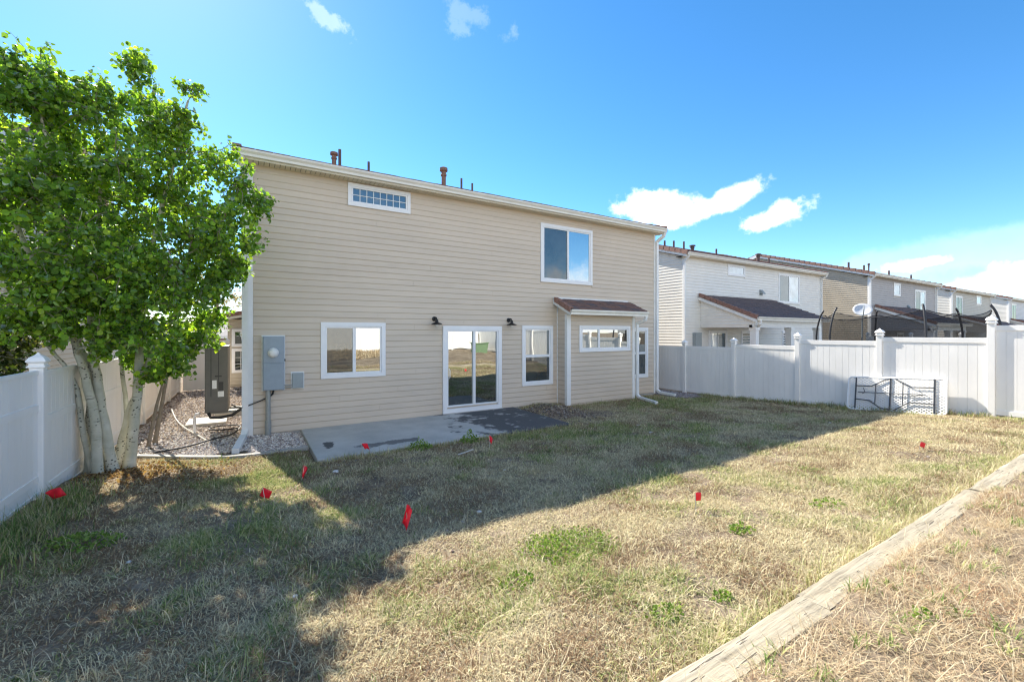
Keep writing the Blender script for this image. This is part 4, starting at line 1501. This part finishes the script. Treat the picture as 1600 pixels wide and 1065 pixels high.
def bits_area(n):
    # loose pebbles and crumbs along the foot of the wall, by the patio and in the lawn
    x = np.concatenate([rng.normal(7.3, 0.5, n // 3), rng.uniform(-2, 12, n // 3), rng.uniform(1, 8, n // 3)])
    y = np.concatenate([rng.normal(9.6, 0.7, n // 3), rng.uniform(1.6, 9.5, n // 3), rng.normal(7.7, 0.25, n // 3)])
    ok = ~((x > 1.0) & (x < 6.55) & (y > 7.96)) & (y < 10.5)
    return x[ok], y[ok]


stones(900, bits_area, 0.014, greyish, 'pebbles', 0.0)


def debris_area(n):
    x = np.concatenate([rng.normal(7.25, 0.4, n // 2), rng.uniform(6.6, 8.1, n - n // 2)])
    y = np.concatenate([rng.normal(9.5, 0.55, n // 2), rng.uniform(9.9, 10.6, n - n // 2)])
    ok = (x > 6.62) & (y < 10.62) & ~((x > BX0 - 0.05) & (y > BY - 0.04))
    return x[ok], y[ok]


def soil(n):
    pal = np.array([[0.12, 0.09, 0.07], [0.18, 0.13, 0.095], [0.09, 0.075, 0.065], [0.3, 0.27, 0.24]])
    return pal[rng.integers(0, len(pal), n)] * rng.uniform(0.8, 1.2, (n, 1))


stones(1100, debris_area, 0.028, soil, 'soil_crumbs', 0.0)
# pale stones in the lawn
SL = ['largest whitish stone in the lawn before the patio corner', 'pale stone just below the drooping mid lawn flag', 'small pale stone at the edge of the house shadow',
      'whitish stone in the shaded lawn before the bay', 'pale stone nearest the bay wall in the shaded lawn', 'pale stone in the lawn close to the folding table',
      'tiny pale stone in shade between the mid lawn flag and the patio', 'pale stone hugging the patio corner beside the furled flag', 'tiny whitish stone in the nearest shaded grass', 'tiny pale stone on the tree shaded lawn at left']
for i, (x, y, s_) in enumerate([(1.15, 7.1, 0.05), (1.6, 4.95, 0.035), (2.2, 4.3, 0.03), (7.2, 6.2, 0.045), (7.6, 6.9, 0.04), (11.2, 4.55, 0.035), (3.3, 5.6, 0.025), (0.75, 7.35, 0.03), (0.3, 3.6, 0.022), (-0.9, 5.0, 0.02)]):
    rd = random.Random(40 + i)
    mb = MB()
    mb.lathe([(0.3 * s_, -0.2 * s_), (s_, 0.1 * s_), (0.85 * s_, 0.5 * s_), (0.3 * s_, 0.75 * s_)], 7, (x, y, g1(x, y)))
    mb.v = [(p[0] + rd.uniform(-.3, .3) * s_, p[1] + rd.uniform(-.3, .3) * s_, p[2] + rd.uniform(-.15, .15) * s_) for p in mb.v]
    solo(mb, 'pale_stone', M['stone_white'], SL[i], 'stone', (x, y, g1(x, y)), 'pale stones in the lawn')

# ------------------------------------------------------------------ trees
LEAF = np.array([[0, 0, 0], [0.34, 0.22, 0.05], [0.42, 0.55, 0.07], [0.0, 1.0, -0.02], [-0.42, 0.55, 0.07], [-0.34, 0.22, 0.05]])
LEAF_T = np.array([[0, 1, 2], [0, 2, 3], [0, 3, 4], [0, 4, 5]])


def leaf_cloud(pts, size, pal, rnd, hang=0.5):
    """pts (n,3) -> vertices, triangles, colours of leaves"""
    n = len(pts)
    s = size * rnd.uniform(0.5, 1.4, n)
    d = rnd.normal(0, 1, (n, 3))
    d[:, 2] -= hang
    d /= np.linalg.norm(d, axis=1, keepdims=True)
    r = rnd.normal(0, 1, (n, 3))
    x = np.cross(d, r)
    x /= np.linalg.norm(x, axis=1, keepdims=True)
    nn = np.cross(x, d)
    L = LEAF
    V = pts[:, None, :] + s[:, None, None] * (L[None, :, 0:1] * x[:, None, :] + L[None, :, 1:2] * d[:, None, :] + L[None, :, 2:3] * nn[:, None, :])
    T = (LEAF_T[None] + (np.arange(n) * 6)[:, None, None]).reshape(-1, 3)
    c = pal[rnd.integers(0, len(pal), n)] * rnd.uniform(0.6, 1.3, (n, 1))
    return V.reshape(-1, 3), T, np.repeat(c, 6, 0)


ASPEN = np.array([[0.20, 0.38, 0.045], [0.25, 0.45, 0.05], [0.16, 0.31, 0.045], [0.36, 0.52, 0.06], [0.11, 0.21, 0.04]])
CLUMPS = [(-2.66, 9.12, 6.04, 0.52), (-2.83, 8.85, 5.35, 0.72), (-2.41, 9.21, 5.62, 0.54), (-2.2, 9.24, 5.1, 0.65), (-2.57, 8.4, 4.44, 0.78),
          (-1.4, 8.32, 6.12, 0.28), (-1.44, 9.56, 6.15, 0.40), (-0.99, 8.69, 5.63, 0.36), (-0.79, 8.65, 6.13, 0.2), (-1.64, 9.79, 5.54, 0.61), (-0.9, 9.01, 5.2, 0.59),
          (-0.48, 9.55, 5.3, 0.5), (-0.12, 8.83, 4.8, 0.45), (0.1, 8.98, 4.43, 0.38), (0.04, 8.54, 3.71, 0.26), (-2.06, 9.25, 4.32, 0.91), (-1.4, 9.6, 4.52, 0.94),
          (-0.64, 9.08, 4.29, 0.72), (-2.74, 9.41, 3.86, 0.88), (-0.47, 9.31, 3.57, 0.51), (-0.99, 8.4, 3.28, 0.74), (-2.02, 9.44, 3.34, 0.94), (-2.68, 9.19, 2.96, 0.77),
          (-0.79, 8.75, 2.88, 0.58), (-1.36, 8.35, 2.58, 0.62), (-2.29, 9.6, 2.51, 0.52), (-2.75, 9.01, 2.47, 0.46), (-0.98, 9.38, 2.03, 0.40), (-1.31, 9.62, 1.69, 0.29),
          (-1.57, 9.37, 1.87, 0.28), (-0.7, 9.68, 2.25, 0.32), (-0.4, 8.89, 3.07, 0.36),           (-3.6, 9.0, 5.4, 0.8), (-3.7, 8.8, 4.2, 0.85), (-4.2, 8.6, 5.2, 0.7), (-1.51, 9.0, 6.5, 0.22), (-2.9, 8.8, 5.95, 0.3), (-1.93, 8.7, 5.48, 0.46), (-1.79, 9.0, 5.82, 0.34), (-2.7, 8.6, 5.5, 0.53), (-2.24, 8.9, 5.82, 0.4), (-2.71, 8.3, 4.05, 0.59), (-1.16, 8.8, 5.47, 0.41), (-3.4, 8.0, 3.3, 0.6), (-4.2, 9.2, 4.6, 0.7),
          (-2.33, 8.0, 2.53, 0.5), (-2.06, 8.1, 2.89, 0.52), (-1.76, 8.2, 2.65, 0.5), (-2.17, 8.3, 2.2, 0.28), (-1.53, 8.1, 3.1, 0.54), (-1.43, 8.3, 2.2, 0.42), (-2.47, 7.9, 3.17, 0.49), (-2.02, 8.2, 3.61, 0.57), (-2.39, 8.2, 4.07, 0.51), (-1.12, 8.5, 2.2, 0.45), (-1.03, 8.7, 1.68, 0.29), (-1.32, 8.8, 1.54, 0.22), (-0.72, 9.0, 2.09, 0.28), (-0.56, 9.2, 2.42, 0.28), (-0.26, 8.9, 3.3, 0.33), (-0.76, 8.5, 3.72, 0.61), (-1.8, 8.4, 2.01, 0.22), (-2.65, 8.3, 2.36, 0.34), (-1.66, 8.4, 4.72, 0.56), (-0.34, 8.4, 4.01, 0.44)]
STEMS = [[(-2.05, 9.0, 0.0), (-2.03, 9.0, 0.93), (-2.06, 9.0, 1.51), (-2.2, 9.0, 2.0), (-2.45, 9.0, 2.67), (-2.8, 9.0, 3.6), (-3.2, 9.0, 4.8)],
         [(-1.92, 8.72, 0.0), (-1.95, 8.75, 0.86), (-2.06, 8.75, 1.53), (-2.19, 8.75, 2.15), (-2.25, 8.75, 3.13), (-2.4, 8.75, 4.4), (-2.6, 8.8, 5.8)],
         [(-1.77, 8.85, 0.0), (-1.91, 8.87, 1.03), (-1.98, 8.9, 1.66), (-2.04, 8.95, 2.25), (-2.02, 9.0, 3.16), (-1.97, 9.1, 4.33), (-2.05, 9.2, 5.3)],
         [(-1.83, 9.28, 0.0), (-1.67, 9.25, 0.84), (-1.52, 9.25, 1.35), (-1.32, 9.25, 1.98), (-0.85, 9.2, 2.9), (-0.5, 9.15, 3.9), (-0.2, 9.05, 4.7)],
         [(-1.63, 9.1, 0.0), (-1.56, 9.13, 0.95), (-1.51, 9.13, 1.67), (-1.46, 9.13, 2.65), (-1.3, 9.1, 3.8), (-1.05, 9.0, 5.0), (-0.85, 8.8, 6.0)],
         [(-1.78, 9.42, 0.0), (-1.72, 9.4, 0.87), (-1.78, 9.4, 1.67), (-1.79, 9.42, 2.09), (-1.7, 9.5, 3.04), (-1.6, 9.55, 4.3), (-1.5, 9.55, 6.0)],
         [(-2.0, 8.9, 0.0), (-2.12, 8.85, 0.8), (-2.2, 8.8, 1.5), (-2.5, 8.75, 2.1), (-2.9, 8.7, 2.9)]]
STEM_R = [0.092, 0.07, 0.076, 0.056, 0.08, 0.038, 0.05]


def build_tree(root, stems, radii, clumps, pal, leaf_size, per_area, rs, leaf_mat, bark, name_crown='foliage'):
    rnd = np.random.default_rng(rs)
    rr = random.Random(rs)
    nodes = []
    for st, r in zip(stems, radii):
        sp_ = spline(st, 5)
        n = len(sp_)
        rad = [r * (1.0 - 0.8 * i / (n - 1)) * (1.25 if i == 0 else (1.06 if i == 1 else 1)) for i in range(n)]
        sp_ = [p + Vector((rr.uniform(-1, 1), rr.uniform(-1, 1), 0)) * r * 0.12 for p in sp_]
        MB().tube(sp_, rad, 10).build('trunk', bark, root, smooth=True)
        nodes += [(p, q) for p, q in zip(sp_, rad)]
    br, tw = MB(), MB()
    leaves = []
    trunk_nodes = list(nodes)
    for (cx, cy, cz, cr) in sorted(clumps, key=lambda k: min((Vector(k[:3]) - p).length for p, q in trunk_nodes)):
        c = Vector((cx, cy, cz))
        cand = [(abs((p - c).length - 0.2) + max(0, p.z - c.z + 0.1) * 1.2, p, q) for p, q in nodes]
        _, p0, r0 = min(cand, key=lambda t: t[0])
        nodes.append((c, min(r0 * 0.5, 0.02)))
        r1 = min(r0 * 0.55, 0.035)
        midp = p0.lerp(c, 0.5) + Vector((rr.uniform(-.1, .1), rr.uniform(-.1, .1), rr.uniform(0, .12)))
        br.tube(spline([p0, midp, c, c + (c - p0).normalized() * cr * 0.5 + Vector((0, 0, cr * 0.2))], 4), [r1 * (1 - 0.8 * i / 12) for i in range(13)], 6)
        n_tw = int(10 + 26 * cr)
        n_lf = int(per_area * cr ** 2 * (1.25 if cr < 0.45 else 1.0) * (1.15 if cz < 3.6 else 0.84) + 60)
        per = max(4, n_lf // n_tw)
        for k in range(n_tw):
            d = Vector((rr.gauss(0, 1), rr.gauss(0, 1), rr.gauss(0, 0.85))).normalized()
            L = cr * rr.uniform(0.55, 1.12)
            a = c + d * cr * rr.uniform(0.0, 0.35)
            b = c + d * L + Vector((0, 0, -0.08 * L))
            mm = a.lerp(b, 0.5) + Vector((rr.uniform(-.05, .05), rr.uniform(-.05, .05), 0.05))
            tw.tube([a, mm, b], [0.007, 0.005, 0.002], 4, cap=False)
            t = rnd.uniform(0.1, 1.05, per) ** 0.8
            pts = (1 - t)[:, None] * np.array(a)[None] + t[:, None] * np.array(b)[None]
            pts = pts + rnd.normal(0, 0.035 + 0.025 * cr, (per, 3))
            leaves.append(pts)
    br.build('branches', bark, root, smooth=True)
    tw.build('twigs', M['twig'], root, kind='stuff')
    P = np.concatenate(leaves)
    V, T, C = leaf_cloud(P, leaf_size, pal, rnd)
    org = np.array(world_loc(root))
    ob = bpy.data.objects.new(name_crown, np_mesh(name_crown, V - org, T, leaf_mat, C))
    COL.objects.link(ob)
    ob.parent = root
    ob['kind'] = 'stuff'
    return len(P)


at = thing('aspen_tree', (-1.85, 9.0, 0.08), 'leafy multi stemmed aspen with pale bark against the left fence', 'tree')
n_leaf = build_tree(at, STEMS, STEM_R, CLUMPS, ASPEN, 0.07, 3000, 21, M['leaf'], M['bark'])
ap = thing('aspen_sapling', (-1.64, 10.7, 0.0), 'thin aspen sapling leaning over the gravel behind the main clump', 'tree', 'aspen saplings')
build_tree(ap, [[(-1.64, 10.7, -0.02), (-1.53, 10.7, 0.71), (-1.42, 10.7, 1.25), (-1.35, 10.7, 1.94), (-1.22, 10.7, 2.82)]], [0.034],
           [(-1.15, 10.6, 2.3, 0.35), (-1.3, 10.6, 2.9, 0.4)], ASPEN, 0.065, 2000, 22, M['leaf'], M['twig'])
ap = thing('aspen_sapling', (-1.59, 11.0, 0.0), 'slightly straighter sapling just right of the leaning one', 'tree', 'aspen saplings')
build_tree(ap, [[(-1.59, 11.0, -0.02), (-1.45, 11.0, 0.91), (-1.38, 11.0, 1.55), (-1.32, 11.0, 2.45), (-1.38, 11.0, 3.22)]], [0.04],
           [(-1.3, 11.0, 3.0, 0.45), (-1.5, 11.1, 3.6, 0.5)], ASPEN, 0.065, 2000, 23, M['leaf'], M['twig'])
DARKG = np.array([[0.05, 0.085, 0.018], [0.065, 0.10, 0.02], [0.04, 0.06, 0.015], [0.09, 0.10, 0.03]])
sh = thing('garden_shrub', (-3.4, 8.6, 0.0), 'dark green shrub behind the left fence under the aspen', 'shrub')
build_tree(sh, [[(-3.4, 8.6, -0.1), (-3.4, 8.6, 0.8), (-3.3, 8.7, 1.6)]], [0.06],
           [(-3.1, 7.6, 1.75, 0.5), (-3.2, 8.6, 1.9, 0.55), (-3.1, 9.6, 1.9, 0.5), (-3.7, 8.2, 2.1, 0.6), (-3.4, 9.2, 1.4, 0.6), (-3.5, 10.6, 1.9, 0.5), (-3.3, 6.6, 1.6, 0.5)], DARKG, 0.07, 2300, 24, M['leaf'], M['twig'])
TAN = np.array([[0.34, 0.27, 0.17], [0.40, 0.32, 0.20], [0.26, 0.26, 0.10], [0.22, 0.16, 0.10]])
bt = thing('tan_tree', (-1.9, 33, -0.4), 'tan half bare tree far beyond the side yard gate', 'tree')
build_tree(bt, [[(-1.9, 33, -0.4), (-1.9, 33, 2), (-1.7, 33, 4), (-1.5, 33, 6.5)]], [0.2],
           [(-1.9, 33, 5.5, 1.3), (-2.8, 33, 4.3, 1.2), (-1.0, 33, 4.4, 1.3), (-1.2, 33, 6.6, 1.0), (-2.2, 33, 3.2, 0.9), (-0.6, 33.3, 3.2, 0.9), (-3.2, 33.5, 5.5, 1.0)], TAN, 0.09, 620, 25, M['leaf'], M['twig'])

# ------------------------------------------------------------------ grass, straw and weeds
STRAW = np.array([0.76, 0.67, 0.43])
STRAW2 = np.array([0.58, 0.49, 0.30])
OLIVE = np.array([0.48, 0.49, 0.20])
GREEN = np.array([0.18, 0.275, 0.075])
BROWN = np.array([0.34, 0.235, 0.14])


def blades(x, y, z, length, width, lean, az, cols, bend=0.5, jitter=None):
    """three-triangle bent blades: returns vertices, triangles, colours"""
    n = len(x)
    ca, sa = np.cos(az), np.sin(az)
    sl, cl = np.sin(lean), np.cos(lean)
    p0 = np.stack([x, y, z - 0.004], 1)
    dirm = np.stack([ca * sl, sa * sl, cl], 1)
    l2 = np.clip(lean + bend, 0, 1.65)
    dirt = np.stack([ca * np.sin(l2), sa * np.sin(l2), np.cos(l2)], 1)
    sv = np.stack([-sa, ca, np.zeros(n)], 1) * (width / 2)[:, None]
    pm = p0 + dirm * (length * 0.5)[:, None]
    pt = pm + dirt * (length * 0.5)[:, None]
    pt[:, 2] = np.maximum(pt[:, 2], z + 0.004)
    V = np.stack([p0 - sv, p0 + sv, pm - sv * 0.8, pm + sv * 0.8, pt], 1).reshape(-1, 3)
    tri = np.array([[0, 1, 3], [0, 3, 2], [2, 3, 4]])
    T = (tri[None] + (np.arange(n) * 5)[:, None, None]).reshape(-1, 3)
    return V, T, np.repeat(cols, 5, 0)


def in_view(x, y, margin=0.18):
    s, c = math.sin(YAW), math.cos(YAW)
    D = x * s + y * c
    r = x * c - y * s
    ok = D > 0.9
    u = np.where(ok, r / np.maximum(D, 0.1), 9)
    v = np.where(ok, (CAM_Z - 0.2) / np.maximum(D, 0.1), 9)
    return ok & (np.abs(u) < 800 / F_PX + margin) & (1.6 / np.maximum(D, 0.1) < 0.98), D


def lawn_cols(x, y, n):
    big = fnoise(x, y, 1.6, 3)
    med = fnoise(x, y, 0.45, 7)
    k = rng.random(n)
    left = 1 - sstep(x + 0.25 * y, 1.0, 4.5)
    pg = np.clip(0.24 + 1.9 * (big - 0.53) + 1.6 * (med - 0.5) - 0.06 * left + 0.10 * sstep(x, 6, 9) * sstep(y, 3.0, 5.0), 0.02, 0.85)
    pb = np.clip(0.2 + 2.0 * (fnoise(x, y, 0.6, 12) - 0.5) + 0.2 * left + 0.22 * sstep(y, 4.6, 7.5), 0.04, 0.7)
    c = np.where((k < pg * 0.36)[:, None], GREEN, np.where((k < pg)[:, None], OLIVE, np.where((k < pg + (1 - pg) * pb)[:, None], BROWN, np.where((rng.random(n) < 0.6)[:, None], STRAW, STRAW2))))
    return c * rng.uniform(0.6, 1.2, (n, 1)), pg


def place_lawn():
    Vs, Ts, Cs, off = [], [], [], 0
    for (n, x0, x1, y0, y1, ref) in ((420000, -2.15, 14.0, 1.35, 5.4, 1.0), (520000, -2.15, 14.0, 5.0, 10.65, 1.0), (150000, -2.15, 8.0, 1.35, 3.4, 1.0)):
        x, y = rng.uniform(x0, x1, n), rng.uniform(y0, y1, n)
        ok, D = in_view(x, y)
        edge = np.interp(x, [-2.1, -1.62, -1.0, -0.56, -0.22, 0.3, 1.0], [10.1, 9.88, 9.45, 9.17, 9.0, 8.95, 9.0])
        ok &= ~((x < 1.0) & (y > edge))
        pe = 7.93 - 0.25 * sstep(fnoise(x, y, 0.5, 20), 0.55, 0.8) * 0 + 0.0
        ok &= ~((x > 0.95) & (x < 6.55) & (y > pe))
        ok &= ~((x > BX0 - 0.05) & (x < BX1 + 0.05) & (y > BY - 0.04))
        ok &= ~((x > 12.7) & (y > 9.4))
        bare = 0.5 * fnoise(x, y, 0.9, 30) + 0.5 * fnoise(x, y, 0.28, 31)
        worn = np.exp(-(((x - 7.2) / 1.1) ** 2 + ((y - 9.2) / 1.2) ** 2)) + 1.1 * np.exp(-(((x + 1.5) / 1.1) ** 2 + ((y - 8.6) / 0.85) ** 2))
        dens = np.clip(1.1 - 0.95 * sstep(bare, 0.5, 0.7) - 0.85 * worn, 0.07, 1)
        ok &= rng.random(n) < dens
        x, y = x[ok], y[ok]
        m = len(x)
        D = D[ok]
        z = gz(x, y)
        c, pg = lawn_cols(x, y, m)
        ln = (0.045 + 0.035 * rng.random(m)) * (0.75 + 0.9 * pg) * np.where(rng.random(m) < 0.05, 2.0, 1.0)
        lean = np.clip(rng.normal(1.1, 0.36, m), 0.05, 1.5)
        wd = np.clip(0.0032 + 0.0007 * D, 0.004, 0.011) * rng.uniform(0.7, 1.2, m)
        V, T, C = blades(x, y, z, ln, wd, lean, rng.uniform(0, 2 * np.pi, m), c)
        Vs.append(V)
        Ts.append(T + off)
        Cs.append(C)
        off += len(V)
    ob = bpy.data.objects.new('lawn_grass', np_mesh('lawn_grass', np.concatenate(Vs), np.concatenate(Ts), M['grass'], np.concatenate(Cs)))
    COL.objects.link(ob)
    ob['kind'] = 'stuff'
    ob['label'] = 'patchy dry lawn grass with green tufts'


place_lawn()


def tufts(cx, cy, per, spread, lmin, lmax, lean_m, lean_s, pal, wd=0.004, bend=0.55):
    n = len(cx)
    x = np.repeat(cx, per) + rng.normal(0, spread, n * per)
    y = np.repeat(cy, per) + rng.normal(0, spread, n * per)
    m = n * per
    c = pal[rng.integers(0, len(pal), m)] * rng.uniform(0.75, 1.2, (m, 1))
    return blades(x, y, gz(x, y), rng.uniform(lmin, lmax, m), np.full(m, wd) * rng.uniform(0.7, 1.3, m), np.clip(np.abs(rng.normal(lean_m, lean_s, m)), 0.02, 1.5), rng.uniform(0, 2 * np.pi, m), c, bend)


# long straw on the raised strip behind the timbers
n = 12000
cx, cy = rng.uniform(-1.5, 11.5, n), rng.uniform(-2.6, 1.22, n)
ok, D = in_view(cx, cy, 0.4)
keep = ok & (rng.random(n) < np.clip(0.25 + 1.3 * fnoise(cx, cy, 0.5, 33), 0, 1))
cx, cy = cx[keep], cy[keep]
dry = np.array([[0.70, 0.59, 0.39], [0.62, 0.50, 0.31], [0.55, 0.42, 0.26], [0.76, 0.66, 0.46], [0.46, 0.33, 0.21], [0.58, 0.46, 0.30]])
rust = np.array([[0.42, 0.25, 0.14], [0.34, 0.21, 0.13], [0.50, 0.33, 0.2]])
rs_ = fnoise(cx, cy, 0.6, 41) > 0.6
parts = [tufts(cx[rs_], cy[rs_], 10, 0.07, 0.03, 0.12, 1.1, 0.35, rust, 0.004, 0.45), tufts(cx, cy, 26, 0.06, 0.04, 0.15, 1.22, 0.35, dry, 0.0032, 0.45)]
sel = rng.random(len(cx)) < 0.16
parts.append(tufts(cx[sel], cy[sel], 4, 0.04, 0.16, 0.42, 1.05, 0.3, dry[[0, 3, 1]], 0.0028, 0.55))
sel = rng.random(len(cx)) < 0.05
parts.append(tufts(cx[sel], cy[sel], 22, 0.03, 0.05, 0.11, 0.7, 0.3, np.array([GREEN, OLIVE, GREEN * 1.3]), 0.006, 0.5))
Vs, Ts, Cs, off = [], [], [], 0
for V, T, C in parts:
    Vs.append(V); Ts.append(T + off); Cs.append(C); off += len(V)
ob = bpy.data.objects.new('straw_grass', np_mesh('straw_grass', np.concatenate(Vs), np.concatenate(Ts), M['grass'], np.concatenate(Cs)))
COL.objects.link(ob)
ob['kind'] = 'stuff'
# scattered longer dry stalks and small tufts over the lawn, and the taller edge growth along fences, patio and timbers
n = 1500
cx, cy = rng.uniform(-2.1, 13.5, n), rng.uniform(1.4, 7.9, n)
ok, D = in_view(cx, cy)
cx, cy = cx[ok], cy[ok]
parts = [tufts(cx, cy, 7, 0.05, 0.1, 0.24, 1.1, 0.3, dry[[0, 1, 3]], 0.0035, 0.5)]
n = 420
ex, ey_ = rng.uniform(1.2, 6.6, n), rng.normal(7.84, 0.1, n)
ey_ = np.minimum(ey_, 7.94)
parts.append(tufts(ex, ey_, 12, 0.05, 0.06, 0.2, 0.7, 0.4, np.array([STRAW, OLIVE, BROWN, STRAW2, GREEN]), 0.006))
n = 420
ey_ = rng.uniform(2.6, 9.6, n)
ex = 13.98 - np.abs(rng.normal(0, 0.18, n))
parts.append(tufts(ex, ey_, 14, 0.05, 0.05, 0.22, 0.55, 0.35, np.array([STRAW, OLIVE, GREEN, BROWN]), 0.008))
n = 330
ey_ = rng.uniform(4.5, 7.7, n)
ex = -2.1 + np.abs(rng.normal(0, 0.25, n))
parts.append(tufts(ex, ey_, 14, 0.05, 0.06, 0.26, 0.5, 0.35, np.array([OLIVE, GREEN, GREEN * 0.8, STRAW2]), 0.006))
n = 500
ex = rng.uniform(-1, 11, n)
parts.append(tufts(ex, 1.42 + np.abs(rng.normal(0, 0.06, n)), 10, 0.04, 0.06, 0.2, 0.6, 0.35, np.array([STRAW, OLIVE, STRAW2]), 0.0045))
n = 260
ex = np.concatenate([rng.uniform(6.6, 8.1, n // 2), rng.uniform(8.2, 12.6, n // 2)])
ey_ = np.where(ex < 8.15, 10.5, np.where(ex < 11.1, 10.1, 10.5)) - np.abs(rng.normal(0, 0.15, n))
parts.append(tufts(ex, ey_, 10, 0.05, 0.04, 0.14, 0.7, 0.4, np.array([STRAW2, OLIVE, BROWN]), 0.007))
Vs, Ts, Cs, off = [], [], [], 0
for V, T, C in parts:
    Vs.append(V); Ts.append(T + off); Cs.append(C); off += len(V)
ob = bpy.data.objects.new('tall_grass', np_mesh('tall_grass', np.concatenate(Vs), np.concatenate(Ts), M['grass'], np.concatenate(Cs)))
COL.objects.link(ob)
ob['kind'] = 'stuff'
# slope behind, seen in the window glass
n = 16000
cx, cy = rng.uniform(-2, 14, n), rng.uniform(-5.9, -1.5, n)
ok = (cx * math.sin(YAW) + cy * math.cos(YAW)) > 0.3
cx, cy = cx[~ok], cy[~ok]
V, T, C = tufts(cx, cy, 4, 0.1, 0.1, 0.3, 0.9, 0.4, dry, 0.02)
ob = bpy.data.objects.new('slope_grass', np_mesh('slope_grass', V, T, M['grass'], C))
COL.objects.link(ob)
ob['kind'] = 'stuff'

# dead leaves and bark crumbs under the aspen
n = 2600
lx, ly = rng.normal(-1.5, 0.6, n), rng.normal(8.45, 0.55, n)
ok = (lx > -2.1) & (ly < 9.6)
lx, ly = lx[ok], ly[ok]
LIT = np.array([[0.22, 0.13, 0.07], [0.30, 0.19, 0.10], [0.14, 0.09, 0.06], [0.38, 0.28, 0.16]])
V, T, C = leaf_cloud(np.stack([lx, ly, gz(lx, ly) + 0.012], 1), 0.036, LIT, np.random.default_rng(5), hang=0.0)
V[:, 2] = np.maximum(V[:, 2], gz(V[:, 0], V[:, 1]) + 0.002)
ob = bpy.data.objects.new('leaf_litter', np_mesh('leaf_litter', V, T, M['weed'], C))
COL.objects.link(ob)
ob['kind'] = 'stuff'
solo(MB().tube([(3.1, 6.86, g1(3.1, 6.86) + 0.03), (3.25, 6.93, g1(3.25, 6.93) + 0.035), (3.45, 6.98, g1(3.45, 6.98) + 0.03)], 0.013, 6), 'stick', M['pad'],
     'pale broken stick lying in the lawn before the patio', 'stick', (3.1, 6.86, g1(3.1, 6.86)))

# low green weeds
WEED = np.array([[0.20, 0.32, 0.075], [0.25, 0.37, 0.10], [0.15, 0.25, 0.06], [0.30, 0.38, 0.14]])


def weed(x, y, r, n, label, size=0.024, h=0.05):
    rnd = np.random.default_rng(int(abs(x * 100 + y * 10)))
    a, q = rnd.uniform(0, 2 * np.pi, n), r * np.sqrt(rnd.random(n)) * (0.75 + 0.5 * rnd.random(n))
    px, py = x + q * np.cos(a), y + q * np.sin(a) * 0.8
    pz = gz(px, py) + 0.01 + h * rnd.random(n) * np.clip(1.2 - q / r, 0.15, 1)
    V, T, C = leaf_cloud(np.stack([px, py, pz], 1), size, WEED, rnd, hang=-0.6)
    o = np.array([x, y, g1(x, y)])
    ob = bpy.data.objects.new('weed_plant', np_mesh('weed_plant', V - o, T, M['weed'], C))
    ob.location = tuple(o)
    COL.objects.link(ob)
    tag(ob, label, 'weed', 'low green weeds in the lawn')


weed(2.45, 3.05, 0.42, 2600, 'largest bright green weed mat just outside the house shadow', 0.019, 0.035)
weed(1.72, 2.75, 0.16, 160, 'small green weed left of the large weed mat')
weed(2.3, 1.85, 0.13, 170, 'leafy weed low in the picture near the timber edging', 0.02, 0.06)
weed(2.75, 1.75, 0.08, 90, 'tiny weed beside the timber joint', 0.02, 0.05)
weed(3.9, 2.3, 0.13, 120, 'weed tuft in the sunlit lawn below a red flag', 0.026, 0.08)
weed(5.3, 2.2, 0.2, 150, 'weed patch in the sunlit lawn towards the timbers', 0.022, 0.04)
weed(-1.35, 5.6, 0.3, 500, 'green weed patch on the shaded lawn near the left fence', 0.028, 0.08)
weed(3.2, 0.85, 0.07, 60, 'little green weed in the straw behind the timber', 0.022, 0.06)
weed(2.7, 7.7, 0.22, 420, 'greyish weed at the patio front edge', 0.03, 0.22)
weed(3.75, 7.75, 0.2, 420, 'weed beside the red flag before the sliding door', 0.03, 0.25)

print('leaves', n_leaf, 'tris', sum(len(o.data.polygons) for o in scene.objects if o.type == 'MESH'))
